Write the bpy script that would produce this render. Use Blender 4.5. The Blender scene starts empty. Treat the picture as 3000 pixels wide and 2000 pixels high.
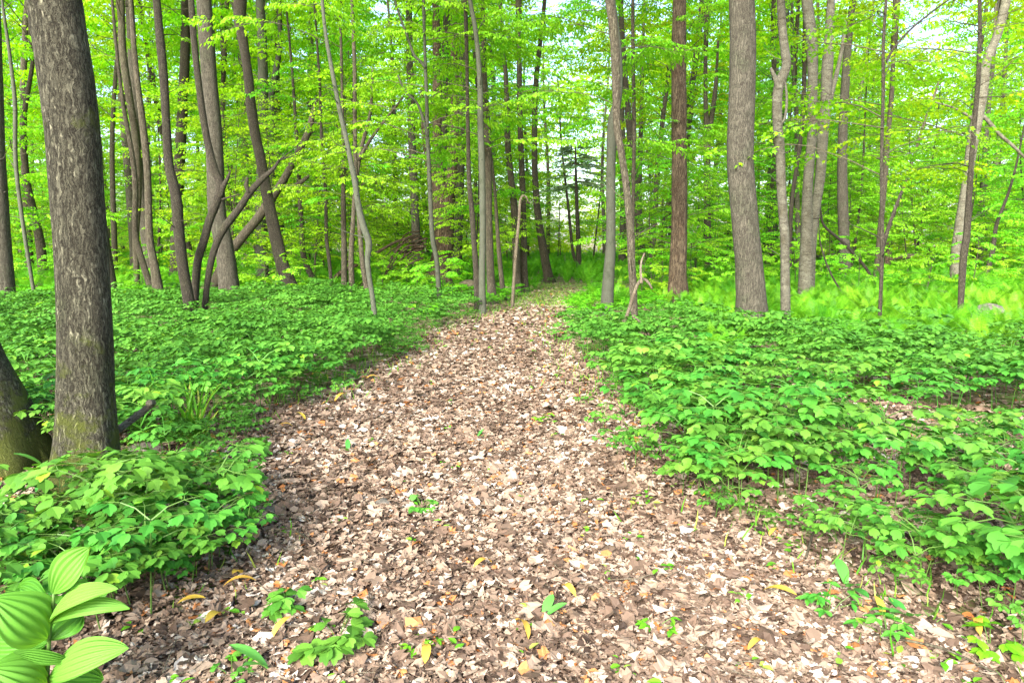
import bpy, math
import numpy as np
from math import radians, sin, cos, pi

# ------------------------------------------------------------------ camera, world, sun, exposure
SC = bpy.context.scene
COL = SC.collection
CAMZ, PITCH, F = 1.5, radians(8.53), 2000.0      # F: focal length in pixels of the 3000 px wide photograph
cam = bpy.data.objects.new('camera', bpy.data.cameras.new('camera'))
COL.objects.link(cam)
cam.location = (0, 0, CAMZ)
cam.rotation_euler = (pi / 2 - PITCH, 0, 0)
cam.data.sensor_width = 36
cam.data.lens = 24
cam.data.clip_end = 3000
SC.camera = cam

SUN_EL, SUN_AZ = radians(31), radians(-158)        # azimuth from +Y (ahead) towards +X: high behind the camera
world = bpy.data.worlds.new('World')
SC.world = world
world.use_nodes = True
wn = world.node_tree
sky = wn.nodes.new('ShaderNodeTexSky')
sky.sky_type = 'NISHITA'
sky.sun_disc = False
sky.sun_elevation = SUN_EL
sky.sun_rotation = SUN_AZ
sky.air_density = 1.0
sky.dust_density = 2.5
wn.links.new(sky.outputs[0], wn.nodes['Background'].inputs[0])
wn.nodes['Background'].inputs[1].default_value = 0.14
sun = bpy.data.objects.new('sun', bpy.data.lights.new('sun', 'SUN'))
COL.objects.link(sun)
sun.data.energy = 3.4
sun.data.angle = radians(25)
sun.data.color = (1.0, 0.975, 0.91)
sun.rotation_euler = (pi / 2 - SUN_EL, 0, pi - SUN_AZ)   
SC.view_settings.view_transform = 'Standard'
SC.view_settings.look = 'None'
SC.view_settings.gamma = 1
SC.view_settings.exposure = 2.2
SC.cycles.max_bounces = 7
SC.cycles.diffuse_bounces = 6
SC.cycles.glossy_bounces = 1
SC.cycles.transmission_bounces = 5
SC.cycles.use_denoising = True

RNG = np.random.default_rng(7)
A = np.array

# ------------------------------------------------------------------ pixel -> world helpers
FWD = A([0, cos(PITCH), -sin(PITCH)])
UP = A([0, sin(PITCH), cos(PITCH)])
RT = A([1.0, 0, 0])
CAM = A([0, 0, CAMZ])


def ray(px, py):
    return FWD + RT * ((px - 1500) / F) + UP * ((1000 - py) / F)


def gp(px, py, z=0.0):
    d = ray(px, py)
    return CAM + d * ((z - CAMZ) / d[2])


def at(px, py, Y):
    d = ray(px, py)
    return CAM + d * (Y / d[1])


def depth(p):
    return float(np.dot(p - CAM, FWD))


# ------------------------------------------------------------------ mesh accumulator
class G:
    def __init__(s):
        s.V, s.Q, s.T, s.rq, s.rt, s.n = [], [], [], [], [], 0

    def add(s, V, Q=None, T=None, rq=0.5, rt=0.5):
        V = np.asarray(V, float).reshape(-1, 3)
        s.V.append(V)
        if Q is not None and len(Q):
            Q = np.asarray(Q, np.int64).reshape(-1, 4)
            s.Q.append(Q + s.n)
            s.rq.append(np.broadcast_to(rq, (len(Q),)).astype(float))
        if T is not None and len(T):
            T = np.asarray(T, np.int64).reshape(-1, 3)
            s.T.append(T + s.n)
            s.rt.append(np.broadcast_to(rt, (len(T),)).astype(float))
        s.n += len(V)

    def arrays(s):
        V = np.concatenate(s.V) if s.V else np.zeros((0, 3))
        Q = np.concatenate(s.Q) if s.Q else np.zeros((0, 4), np.int64)
        T = np.concatenate(s.T) if s.T else np.zeros((0, 3), np.int64)
        rq = np.concatenate(s.rq) if s.rq else np.zeros(0)
        rt = np.concatenate(s.rt) if s.rt else np.zeros(0)
        return V, Q, T, rq, rt

    def mesh(s, name, mat, origin=(0, 0, 0), smooth=False):
        V, Q, T, rq, rt = s.arrays()
        V = V - np.asarray(origin)
        me = bpy.data.meshes.new(name)
        nq, nt = len(Q), len(T)
        me.vertices.add(len(V))
        me.vertices.foreach_set('co', V.astype(np.float32).ravel())
        me.loops.add(nq * 4 + nt * 3)
        me.loops.foreach_set('vertex_index', np.concatenate([Q.ravel(), T.ravel()]).astype(np.int32))
        me.polygons.add(nq + nt)
        st = np.concatenate([np.arange(nq) * 4, nq * 4 + np.arange(nt) * 3]).astype(np.int32)
        me.polygons.foreach_set('loop_start', st)
        me.polygons.foreach_set('loop_total', np.concatenate([np.full(nq, 4), np.full(nt, 3)]).astype(np.int32))
        me.polygons.foreach_set('use_smooth', np.full(nq + nt, smooth))
        at_ = me.attributes.new('rnd', 'FLOAT', 'FACE')
        at_.data.foreach_set('value', np.concatenate([rq, rt]).astype(np.float32))
        me.materials.append(mat)
        me.update(calc_edges=True)
        return me

    def build(s, name, mat, parent=None, smooth=False):
        org = parent.location if parent else (0, 0, 0)
        return link(name, s.mesh(name, mat, org, smooth), parent)


def link(name, data, parent=None, loc=(0, 0, 0), rz=0.0, sc=1.0):
    o = bpy.data.objects.new(name, data)
    COL.objects.link(o)
    o.location = loc
    o.rotation_euler = (0, 0, rz)
    o.scale = (sc, sc, sc)
    if parent:
        o.parent = parent
    return o


def tag(o, label=None, cat=None, group=None, kind=None):
    if label: o['label'] = label
    if cat: o['category'] = cat
    if group: o['group'] = group
    if kind: o['kind'] = kind
    return o


def thing(name, label, cat, loc=(0, 0, 0), group=None):
    o = link(name, None, None, tuple(float(v) for v in loc))
    o.empty_display_size = 0.2
    return tag(o, label, cat, group)


def dup(root, loc, rz, sc, label=None):
    r = root.copy()
    COL.objects.link(r)
    r.location = loc
    r.rotation_euler = (0, 0, rz)
    r.scale = (sc, sc, sc)
    if label: r['label'] = label
    for ch in list(root.children):
        c = ch.copy()
        COL.objects.link(c)
        c.parent = r
    return r


def scatter(dst, src, P, rz, sc, rmix=0.35, tilt=None):
    """bake copies of the small mesh src at many places into dst"""
    V, Q, T, rq, rt = src.arrays()
    n, k = len(P), len(V)
    if n == 0: return
    c, s_ = np.cos(rz)[:, None], np.sin(rz)[:, None]
    W = V[None] * np.asarray(sc)[:, None, None]
    X = W[..., 0] * c - W[..., 1] * s_
    Y = W[..., 0] * s_ + W[..., 1] * c
    Z = W[..., 2]
    if tilt is not None:
        Z = Z + X * tilt[:, :1] + Y * tilt[:, 1:2]
    out = np.stack([X, Y, Z], -1) + np.asarray(P)[:, None, :]
    off = (np.arange(n) * k)[:, None, None]
    pr = RNG.random(n)[:, None]
    dst.add(out.reshape(-1, 3), (Q[None] + off).reshape(-1, 4), (T[None] + off).reshape(-1, 3),
            ((rq[None] * (1 - rmix) + pr * rmix)).ravel(), ((rt[None] * (1 - rmix) + pr * rmix)).ravel())


# ------------------------------------------------------------------ value noise (numpy) for shapes
def wob(p, f, seed=0.0):
    x, y, z = p[..., 0] * f, p[..., 1] * f, p[..., 2] * f
    return (np.sin(x * 1.7 + 1.3 * np.sin(y * 1.1 + seed) + seed) + np.sin(y * 1.9 + 1.2 * np.sin(z * 0.9 + seed * 2) + 2.1) +
            np.sin(z * 1.3 + 1.4 * np.sin(x * 1.2 + seed * 3) + 4.2)) / 3


# ------------------------------------------------------------------ materials
def newmat(name):
    m = bpy.data.materials.new(name)
    m.use_nodes = True
    nt = m.node_tree
    nt.nodes.clear()
    out = nt.nodes.new('ShaderNodeOutputMaterial')
    return m, nt, out


def N(nt, t, **kw):
    n = nt.nodes.new(t)
    for k, v in kw.items():
        if k.startswith('i_'):
            n.inputs[k[2:].replace('_', ' ')].default_value = v
        else:
            setattr(n, k, v)
    return n


def ramp(nt, stops, interp='LINEAR'):
    r = nt.nodes.new('ShaderNodeValToRGB')
    cr = r.color_ramp
    cr.interpolation = interp
    while len(cr.elements) < len(stops): cr.elements.new(0.5)
    for e, (p, c) in zip(cr.elements, stops):
        e.position = p
        e.color = (c[0], c[1], c[2], 1)
    return r


def mixc(nt, fac, a, b, mode='MIX'):
    m = nt.nodes.new('ShaderNodeMix')
    m.data_type = 'RGBA'
    m.blend_type = mode
    for s, v in ((0, fac), (6, a), (7, b)):
        if isinstance(v, (int, float)): m.inputs[s].default_value = v
        elif isinstance(v, tuple): m.inputs[s].default_value = (v[0], v[1], v[2], 1)
        else: nt.links.new(v, m.inputs[s])
    return m.outputs[2]


def leaf_mat(name, stops, trans=0.45, tcol=(1.25, 1.1, 0.6), rough=0.5, spec=0.25, objvar=0.0):
    """green leaf: per-leaf colour from the face attribute, light coming through the blade"""
    m, nt, out = newmat(name)
    a = N(nt, 'ShaderNodeAttribute', attribute_name='rnd')
    r = ramp(nt, stops)
    nt.links.new(a.outputs['Fac'], r.inputs[0])
    col = r.outputs[0]
    if objvar:
        oi = N(nt, 'ShaderNodeObjectInfo')
        hs = N(nt, 'ShaderNodeHueSaturation')
        mr = N(nt, 'ShaderNodeMapRange')
        mr.inputs[3].default_value = 0.5 - objvar * 0.045
        mr.inputs[4].default_value = 0.5 + objvar * 0.03
        nt.links.new(oi.outputs['Random'], mr.inputs[0])
        nt.links.new(mr.outputs[0], hs.inputs['Hue'])
        mr2 = N(nt, 'ShaderNodeMapRange')
        mr2.inputs[3].default_value = 1 - objvar * 0.25
        mr2.inputs[4].default_value = 1 + objvar * 0.2
        mul = N(nt, 'ShaderNodeMath', operation='MULTIPLY')
        mul.inputs[1].default_value = 7.13
        fr = N(nt, 'ShaderNodeMath', operation='FRACT')
        nt.links.new(oi.outputs['Random'], mul.inputs[0])
        nt.links.new(mul.outputs[0], fr.inputs[0])
        nt.links.new(fr.outputs[0], mr2.inputs[0])
        nt.links.new(mr2.outputs[0], hs.inputs['Value'])
        nt.links.new(col, hs.inputs['Color'])
        col = hs.outputs[0]
    p = N(nt, 'ShaderNodeBsdfPrincipled')
    p.inputs['Roughness'].default_value = rough
    p.inputs['Specular IOR Level'].default_value = spec
    nt.links.new(col, p.inputs['Base Color'])
    t = N(nt, 'ShaderNodeBsdfTranslucent')
    nt.links.new(mixc(nt, 1.0, col, tcol, 'MULTIPLY'), t.inputs[0])
    mx = N(nt, 'ShaderNodeMixShader')
    mx.inputs[0].default_value = trans
    nt.links.new(p.outputs[0], mx.inputs[1])
    nt.links.new(t.outputs[0], mx.inputs[2])
    nt.links.new(mx.outputs[0], out.inputs[0])
    return m


def bark_mat(name, groove, ridge, patch, sx=45.0, sz=11.0, bump=0.5, moss=0.0, style='furrow', rings=0.0, patchf=3.0):
    m, nt, out = newmat(name)
    L = nt.links.new
    tc = N(nt, 'ShaderNodeTexCoord')
    dn = N(nt, 'ShaderNodeTexNoise', i_Scale=16.0, i_Detail=5.0, i_Roughness=0.65)
    L(tc.outputs['Object'], dn.inputs['Vector'])
    add = N(nt, 'ShaderNodeVectorMath', operation='MULTIPLY_ADD')
    add.inputs[1].default_value = (0.05, 0.05, 0.16)
    L(dn.outputs['Color'], add.inputs[0])
    L(tc.outputs['Object'], add.inputs[2])
    mp = N(nt, 'ShaderNodeMapping')
    mp.inputs['Scale'].default_value = (sx, sx, sz)
    L(add.outputs[0], mp.inputs[0])
    vo = N(nt, 'ShaderNodeTexVoronoi', feature='DISTANCE_TO_EDGE')
    vo.inputs['Scale'].default_value = 1.0
    L(mp.outputs[0], vo.inputs['Vector'])
    mr = N(nt, 'ShaderNodeMapRange')
    mr.inputs[2].default_value = 0.28 if style == 'furrow' else 0.12
    L(vo.outputs['Distance'], mr.inputs[0])
    fn = N(nt, 'ShaderNodeTexNoise', i_Scale=2.6, i_Detail=6.0, i_Roughness=0.7)
    L(mp.outputs[0], fn.inputs['Vector'])
    if style == 'smooth':
        mpf = N(nt, 'ShaderNodeMapRange')
        mpf.inputs[1].default_value = 0.3; mpf.inputs[2].default_value = 0.62
        L(fn.outputs[0], mpf.inputs[0])
        h = mpf.outputs[0]
    else:
        rn1 = N(nt, 'ShaderNodeTexNoise', i_Scale=0.62, i_Detail=5.0, i_Roughness=0.72)
        L(mp.outputs[0], rn1.inputs['Vector'])
        c1 = N(nt, 'ShaderNodeMath', operation='SUBTRACT'); c1.inputs[1].default_value = 0.5
        L(rn1.outputs[0], c1.inputs[0])
        c2 = N(nt, 'ShaderNodeMath', operation='ABSOLUTE'); L(c1.outputs[0], c2.inputs[0])
        c3 = N(nt, 'ShaderNodeMapRange'); c3.inputs[2].default_value = 0.10; c3.inputs[4].default_value = 0.42
        L(c2.outputs[0], c3.inputs[0])
        sub = N(nt, 'ShaderNodeMath', operation='MULTIPLY_ADD')
        sub.inputs[1].default_value = 0.26
        L(mr.outputs[0], sub.inputs[0]); L(c3.outputs[0], sub.inputs[2])
        mu = N(nt, 'ShaderNodeMath', operation='MULTIPLY_ADD')
        mu.inputs[1].default_value = 0.9
        L(fn.outputs[0], mu.inputs[0])
        L(sub.outputs[0], mu.inputs[2])
        mm = N(nt, 'ShaderNodeMapRange')
        mm.inputs[1].default_value = 0.45; mm.inputs[2].default_value = 1.1
        L(mu.outputs[0], mm.inputs[0])
        h = mm.outputs[0]
    if rings:
        mp2 = N(nt, 'ShaderNodeMapping')
        mp2.inputs['Scale'].default_value = (5, 5, 75)
        L(add.outputs[0], mp2.inputs[0])
        rn = N(nt, 'ShaderNodeTexNoise', i_Scale=1.0, i_Detail=4.0, i_Roughness=0.75)
        L(mp2.outputs[0], rn.inputs['Vector'])
        rr = N(nt, 'ShaderNodeMapRange')
        rr.inputs[1].default_value = 0.38; rr.inputs[2].default_value = 0.6
        L(rn.outputs[0], rr.inputs[0])
        mh = N(nt, 'ShaderNodeMix'); mh.inputs[0].default_value = rings
        L(h, mh.inputs[2]); L(rr.outputs[0], mh.inputs[3])
        h = mh.outputs[0]
    rp = ramp(nt, [(0.0, groove), (0.35, tuple(0.55 * g + 0.45 * r for g, r in zip(groove, ridge))), (0.75, ridge), (1.0, tuple(min(1, v * 1.35) for v in ridge))])
    L(h, rp.inputs[0])
    pn = N(nt, 'ShaderNodeTexNoise', i_Scale=patchf, i_Detail=5.0, i_Roughness=0.65)
    L(tc.outputs['Object'], pn.inputs['Vector'])
    pm = N(nt, 'ShaderNodeMapRange')
    pm.inputs[1].default_value = 0.5; pm.inputs[2].default_value = 0.66
    pm.inputs[4].default_value = 0.75
    L(pn.outputs[0], pm.inputs[0])
    col = mixc(nt, pm.outputs[0], rp.outputs[0], mixc(nt, 1.0, rp.outputs[0], patch, 'MULTIPLY'))
    oi = N(nt, 'ShaderNodeObjectInfo')
    mo = N(nt, 'ShaderNodeMapRange')
    mo.inputs[3].default_value = 0.8; mo.inputs[4].default_value = 1.2
    L(oi.outputs['Random'], mo.inputs[0])
    hs = N(nt, 'ShaderNodeHueSaturation')
    L(mo.outputs[0], hs.inputs['Value']); L(col, hs.inputs['Color'])
    col = hs.outputs[0]
    if moss:
        sp = N(nt, 'ShaderNodeSeparateXYZ')
        L(tc.outputs['Object'], sp.inputs[0])
        zr = N(nt, 'ShaderNodeMapRange')
        zr.inputs[1].default_value = moss; zr.inputs[2].default_value = 0.0
        L(sp.outputs[2], zr.inputs[0])
        mn = N(nt, 'ShaderNodeTexNoise', i_Scale=6.0, i_Detail=6.0, i_Roughness=0.7)
        L(tc.outputs['Object'], mn.inputs['Vector'])
        ma = N(nt, 'ShaderNodeMath', operation='MULTIPLY_ADD')
        ma.inputs[1].default_value = 0.34
        L(zr.outputs[0], ma.inputs[0]); L(mn.outputs[0], ma.inputs[2])
        m2 = N(nt, 'ShaderNodeMapRange')
        m2.inputs[1].default_value = 0.60; m2.inputs[2].default_value = 0.74
        m2.inputs[4].default_value = 0.8
        L(ma.outputs[0], m2.inputs[0])
        mossc = mixc(nt, fn.outputs[0], (0.035, 0.055, 0.008), (0.17, 0.19, 0.03))
        col = mixc(nt, m2.outputs[0], col, mossc)
    bp = N(nt, 'ShaderNodeBump')
    bp.inputs['Strength'].default_value = bump
    bp.inputs['Distance'].default_value = 0.02
    L(h, bp.inputs['Height'])
    p = N(nt, 'ShaderNodeBsdfPrincipled')
    p.inputs['Roughness'].default_value = 0.9
    p.inputs['Specular IOR Level'].default_value = 0.15
    L(col, p.inputs['Base Color']); L(bp.outputs[0], p.inputs['Normal'])
    L(p.outputs[0], out.inputs[0])
    return m


B_HERO = bark_mat('bark_thick_maple', (0.018, 0.014, 0.009), (0.126, 0.119, 0.083), (0.80, 0.93, 0.70), sx=58, sz=11, bump=1.0, moss=0.9)
B_GREY = bark_mat('bark_furrowed_grey', (0.022, 0.017, 0.012), (0.114, 0.105, 0.08), (0.80, 0.9, 0.78), sx=60, sz=7, bump=0.9, rings=0.2)
B_DARK = bark_mat('bark_dark_rough', (0.016, 0.012, 0.009), (0.08, 0.07, 0.052), (1.1, 1.25, 1.0), sx=70, sz=32, bump=0.9)
B_BROWN = bark_mat('bark_brown', (0.02, 0.015, 0.010), (0.094, 0.082, 0.058), (0.85, 1.0, 0.8), sx=55, sz=12, bump=0.7)
B_BEECH = bark_mat('bark_smooth_grey', (0.045, 0.042, 0.028), (0.062, 0.069, 0.05), (0.55, 0.62, 0.5), sx=20, sz=26, bump=0.35, style='smooth', rings=0.25, patchf=6)
B_BIRCH = bark_mat('bark_birch', (0.035, 0.027, 0.02), (0.14, 0.136, 0.102), (0.55, 0.5, 0.42), sx=34, sz=30, bump=0.7, rings=0.6, patchf=4)
B_SHAG = bark_mat('bark_shaggy', (0.02, 0.012, 0.008), (0.114, 0.087, 0.057), (0.75, 0.62, 0.55), sx=38, sz=4.5, bump=1.0)
B_DEAD = bark_mat('dead_wood', (0.06, 0.042, 0.028), (0.177, 0.154, 0.108), (0.6, 0.5, 0.42), sx=60, sz=18, bump=0.6)
B_TWIG = bark_mat('twig_bark', (0.025, 0.019, 0.012), (0.086, 0.078, 0.052), (0.9, 1.0, 0.9), sx=60, sz=20, bump=0.2)

M_CANOPY = leaf_mat('canopy_leaves', [(0, (0.18, 0.44, 0.008)), (0.5, (0.26, 0.56, 0.010)), (1, (0.38, 0.66, 0.014))], 0.55, (1.25, 1.1, 0.4), objvar=0.8)
M_BEECH = leaf_mat('beech_leaves', [(0, (0.12, 0.38, 0.012)), (0.5, (0.19, 0.50, 0.014)), (1, (0.29, 0.60, 0.04))], 0.52, (1.3, 1.12, 0.4), objvar=0.6)
M_MAPLE = leaf_mat('maple_leaves', [(0, (0.15, 0.40, 0.008)), (0.5, (0.23, 0.53, 0.010)), (1, (0.33, 0.62, 0.012))], 0.55, (1.3, 1.12, 0.4), objvar=0.6)
M_COHOSH = leaf_mat('lobed_plant_leaves', [(0, (0.028, 0.125, 0.012)), (0.5, (0.066, 0.235, 0.024)), (0.88, (0.118, 0.33, 0.036)), (1, (0.18, 0.38, 0.025))], 0.35, (1.3, 1.15, 0.5), rough=0.55, spec=0.3, objvar=0.5)
M_FERN = leaf_mat('fern_fronds', [(0, (0.045, 0.19, 0.008)), (0.5, (0.115, 0.36, 0.012)), (1, (0.20, 0.47, 0.025))], 0.45, (1.3, 1.15, 0.4), objvar=0.3)
M_LEEK = leaf_mat('strap_leaves', [(0, (0.04, 0.22, 0.04)), (0.7, (0.13, 0.38, 0.07)), (0.82, (0.45, 0.46, 0.04)), (1, (0.55, 0.40, 0.06))], 0.35, rough=0.4)
M_YELLOW = leaf_mat('yellowed_leaves', [(0, (0.5, 0.38, 0.05)), (0.6, (0.62, 0.42, 0.07)), (1, (0.55, 0.27, 0.05))], 0.3, (1.1, 1, 0.6))
M_PLEAT = leaf_mat('pleated_leaves', [(0, (0.045, 0.17, 0.014)), (0.5, (0.085, 0.25, 0.025)), (1, (0.14, 0.33, 0.045))], 0.38, (1.4, 1.15, 0.4), rough=0.5, spec=0.25)
M_STEM = leaf_mat('green_stems', [(0, (0.05, 0.11, 0.02)), (1, (0.10, 0.19, 0.035))], 0.15)
M_GRASS = leaf_mat('grass_blades', [(0, (0.06, 0.22, 0.01)), (0.7, (0.14, 0.38, 0.02)), (1, (0.36, 0.42, 0.08))], 0.4)
M_SPRUCE = leaf_mat('spruce_needles', [(0, (0.16, 0.27, 0.10)), (1, (0.30, 0.45, 0.22))], 0.15, (1, 1, 1))
M_LITTER = leaf_mat('dry_fallen_leaves', [(0.0, (0.020, 0.013, 0.009)), (0.14, (0.060, 0.038, 0.026)), (0.34, (0.130, 0.086, 0.060)), (0.58, (0.225, 0.158, 0.112)),
                                          (0.80, (0.345, 0.262, 0.195)), (0.91, (0.45, 0.38, 0.31)), (0.955, (0.54, 0.50, 0.44)), (0.96, (0.34, 0.12, 0.035)), (1.0, (0.42, 0.20, 0.08))],
                    0.15, (1.1, 0.9, 0.7), rough=0.6, spec=0.2)


def ground_mat(name, greenish):
    m, nt, out = newmat(name)
    L = nt.links.new
    tc = N(nt, 'ShaderNodeTexCoord')
    dn = N(nt, 'ShaderNodeTexNoise', i_Scale=14.0, i_Detail=4.0)
    L(tc.outputs['Object'], dn.inputs['Vector'])
    add = N(nt, 'ShaderNodeVectorMath', operation='MULTIPLY_ADD')
    add.inputs[1].default_value = (0.06, 0.06, 0)
    L(dn.outputs['Color'], add.inputs[0]); L(tc.outputs['Object'], add.inputs[2])
    vo = N(nt, 'ShaderNodeTexVoronoi'); vo.inputs['Scale'].default_value = 17.0
    L(add.outputs[0], vo.inputs['Vector'])
    sp = N(nt, 'ShaderNodeSeparateColor'); L(vo.outputs['Color'], sp.inputs[0])
    r = ramp(nt, [(0, (0.045, 0.026, 0.018)), (0.4, (0.15, 0.09, 0.065)), (0.75, (0.31, 0.21, 0.155)), (1, (0.5, 0.39, 0.31))])
    L(sp.outputs[0], r.inputs[0])
    n2 = N(nt, 'ShaderNodeTexNoise', i_Scale=60.0, i_Detail=5.0, i_Roughness=0.8)
    L(tc.outputs['Object'], n2.inputs['Vector'])
    col = mixc(nt, 0.6, r.outputs[0], mixc(nt, n2.outputs[0], (0.1, 0.1, 0.1), (1.7, 1.7, 1.7)), 'MULTIPLY')
    g = N(nt, 'ShaderNodeTexNoise', i_Scale=0.9, i_Detail=7.0, i_Roughness=0.75)
    L(tc.outputs['Object'], g.inputs['Vector'])
    gm = N(nt, 'ShaderNodeMapRange')
    gm.inputs[1].default_value = 0.60 - greenish; gm.inputs[2].default_value = 0.72 - greenish * 0.7
    L(g.outputs[0], gm.inputs[0])
    col = mixc(nt, gm.outputs[0], col, mixc(nt, n2.outputs[0], (0.03, 0.11, 0.01), (0.14, 0.34, 0.03)))
    bp = N(nt, 'ShaderNodeBump'); bp.inputs['Strength'].default_value = 0.7; bp.inputs['Distance'].default_value = 0.03
    L(sp.outputs[1], bp.inputs['Height'])
    p = N(nt, 'ShaderNodeBsdfPrincipled'); p.inputs['Roughness'].default_value = 0.95
    p.inputs['Specular IOR Level'].default_value = 0.1
    L(col, p.inputs['Base Color']); L(bp.outputs[0], p.inputs['Normal']); L(p.outputs[0], out.inputs[0])
    return m


M_GROUND = ground_mat('woodland_floor', 0.12)
M_PATH = ground_mat('path_litter', 0.0)


def stone_mat():
    m, nt, out = newmat('grey_stone')
    L = nt.links.new
    tc = N(nt, 'ShaderNodeTexCoord')
    n = N(nt, 'ShaderNodeTexNoise', i_Scale=18.0, i_Detail=7.0, i_Roughness=0.7)
    L(tc.outputs['Object'], n.inputs['Vector'])
    r = ramp(nt, [(0.3, (0.03, 0.025, 0.02)), (0.5, (0.085, 0.075, 0.06)), (0.7, (0.17, 0.15, 0.125))])
    L(n.outputs[0], r.inputs[0])
    bp = N(nt, 'ShaderNodeBump'); bp.inputs['Strength'].default_value = 0.4; bp.inputs['Distance'].default_value = 0.02
    L(n.outputs[0], bp.inputs['Height'])
    p = N(nt, 'ShaderNodeBsdfPrincipled'); p.inputs['Roughness'].default_value = 0.85
    L(r.outputs[0], p.inputs['Base Color']); L(bp.outputs[0], p.inputs['Normal']); L(p.outputs[0], out.inputs[0])
    return m


def soil_mat():
    m, nt, out = newmat('red_brown_soil')
    L = nt.links.new
    tc = N(nt, 'ShaderNodeTexCoord')
    n = N(nt, 'ShaderNodeTexNoise', i_Scale=45.0, i_Detail=6.0, i_Roughness=0.8)
    L(tc.outputs['Object'], n.inputs['Vector'])
    r = ramp(nt, [(0.3, (0.07, 0.028, 0.012)), (0.5, (0.22, 0.085, 0.03)), (0.7, (0.36, 0.17, 0.08))])
    L(n.outputs[0], r.inputs[0])
    bp = N(nt, 'ShaderNodeBump'); bp.inputs['Strength'].default_value = 0.8; bp.inputs['Distance'].default_value = 0.02
    L(n.outputs[0], bp.inputs['Height'])
    p = N(nt, 'ShaderNodeBsdfPrincipled'); p.inputs['Roughness'].default_value = 0.95
    L(r.outputs[0], p.inputs['Base Color']); L(bp.outputs[0], p.inputs['Normal']); L(p.outputs[0], out.inputs[0])
    return m


M_STONE, M_SOIL = stone_mat(), soil_mat()

# ------------------------------------------------------------------ the setting: ground and path
g = G()
xs = np.concatenate([[-900, -300, -120, -60], np.linspace(-40, 40, 81), [60, 120, 300, 900]])
ys = np.concatenate([[-900, -200, -50], np.linspace(-10, 70, 81), [100, 200, 400, 1200]])
XX, YY = np.meshgrid(xs, ys)
ZZ = 0.0 * XX
near = (np.abs(XX) <= 40) & (YY > 18) & (YY <= 70)
ZZ = np.where(near, 0.05 * np.sin(XX * 0.5) * np.sin(YY * 0.37), 0.0) - 0.004
nx, ny = len(xs), len(ys)
idx = np.arange(nx * ny).reshape(ny, nx)
Qd = np.stack([idx[:-1, :-1], idx[:-1, 1:], idx[1:, 1:], idx[1:, :-1]], -1).reshape(-1, 4)
g.add(np.stack([XX, YY, ZZ], -1), Qd)
tag(g.build('ground', M_GROUND), 'leaf-strewn woodland floor running back under the trees', 'ground', kind='structure')

PATH_PX = [(60, 2000), (200, 1900), (360, 1835), (500, 1800), (620, 1750), (700, 1640), (640, 1470), (500, 1400), (420, 1290), (640, 1300), (730, 1240), (960, 1150), (1130, 1060), (1230, 985), (1355, 935),
           (1455, 912), (1530, 888), (1555, 862), (1590, 838), (1720, 838), (1735, 868), (1690, 900), (1645, 930), (1665, 1000), (1740, 1080),
           (1830, 1180), (1890, 1290), (1960, 1400), (2130, 1520), (2280, 1570), (2450, 1680), (2650, 1800), (3000, 1880), (3500, 2040)]
PATH = [gp(*p)[:2] for p in PATH_PX] + [A([4.5, 0.3]), A([-1.9, 0.3])]
PATH = np.array(PATH)


def inside(poly, P):
    x, y = P[:, 0], P[:, 1]
    r = np.zeros(len(P), bool)
    j = len(poly) - 1
    for i in range(len(poly)):
        xi, yi = poly[i]; xj, yj = poly[j]
        with np.errstate(divide='ignore', invalid='ignore'):
            c = ((yi > y) != (yj > y)) & (x < (xj - xi) * (y - yi) / (yj - yi + 1e-12) + xi)
        r ^= c
        j = i
    return r


import bmesh
bm = bmesh.new()
f = bm.faces.new([bm.verts.new((p[0], p[1], 0.004)) for p in PATH])
bmesh.ops.triangulate(bm, faces=bm.faces[:])
bmesh.ops.recalc_face_normals(bm, faces=bm.faces[:])
me = bpy.data.meshes.new('path'); bm.to_mesh(me); bm.free()
me.materials.append(M_PATH)
tag(link('path', me), 'wide footpath covered in dry brown leaves', 'path', kind='structure')


# ------------------------------------------------------------------ tubes, paths
def catmull(P, n):
    P = np.asarray(P, float)
    if len(P) < 3:
        t = np.linspace(0, 1, n)[:, None]
        return P[0] * (1 - t) + P[-1] * t
    d = np.concatenate([[0], np.cumsum(np.linalg.norm(np.diff(P[:, :3], axis=0), axis=1) + 1e-9)])
    u = np.linspace(0, d[-1], n)
    m = np.zeros_like(P)                       # monotone-ish tangents
    m[1:-1] = (P[2:] - P[:-2]) / (d[2:] - d[:-2])[:, None]
    m[0] = (P[1] - P[0]) / (d[1] - d[0]); m[-1] = (P[-1] - P[-2]) / (d[-1] - d[-2])
    i = np.clip(np.searchsorted(d, u, side='right') - 1, 0, len(P) - 2)
    h = (d[i + 1] - d[i])[:, None]
    t = ((u - d[i])[:, None]) / h
    return ((2 * t ** 3 - 3 * t ** 2 + 1) * P[i] + (t ** 3 - 2 * t ** 2 + t) * h * m[i] + (-2 * t ** 3 + 3 * t ** 2) * P[i + 1] + (t ** 3 - t ** 2) * h * m[i + 1])


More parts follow.
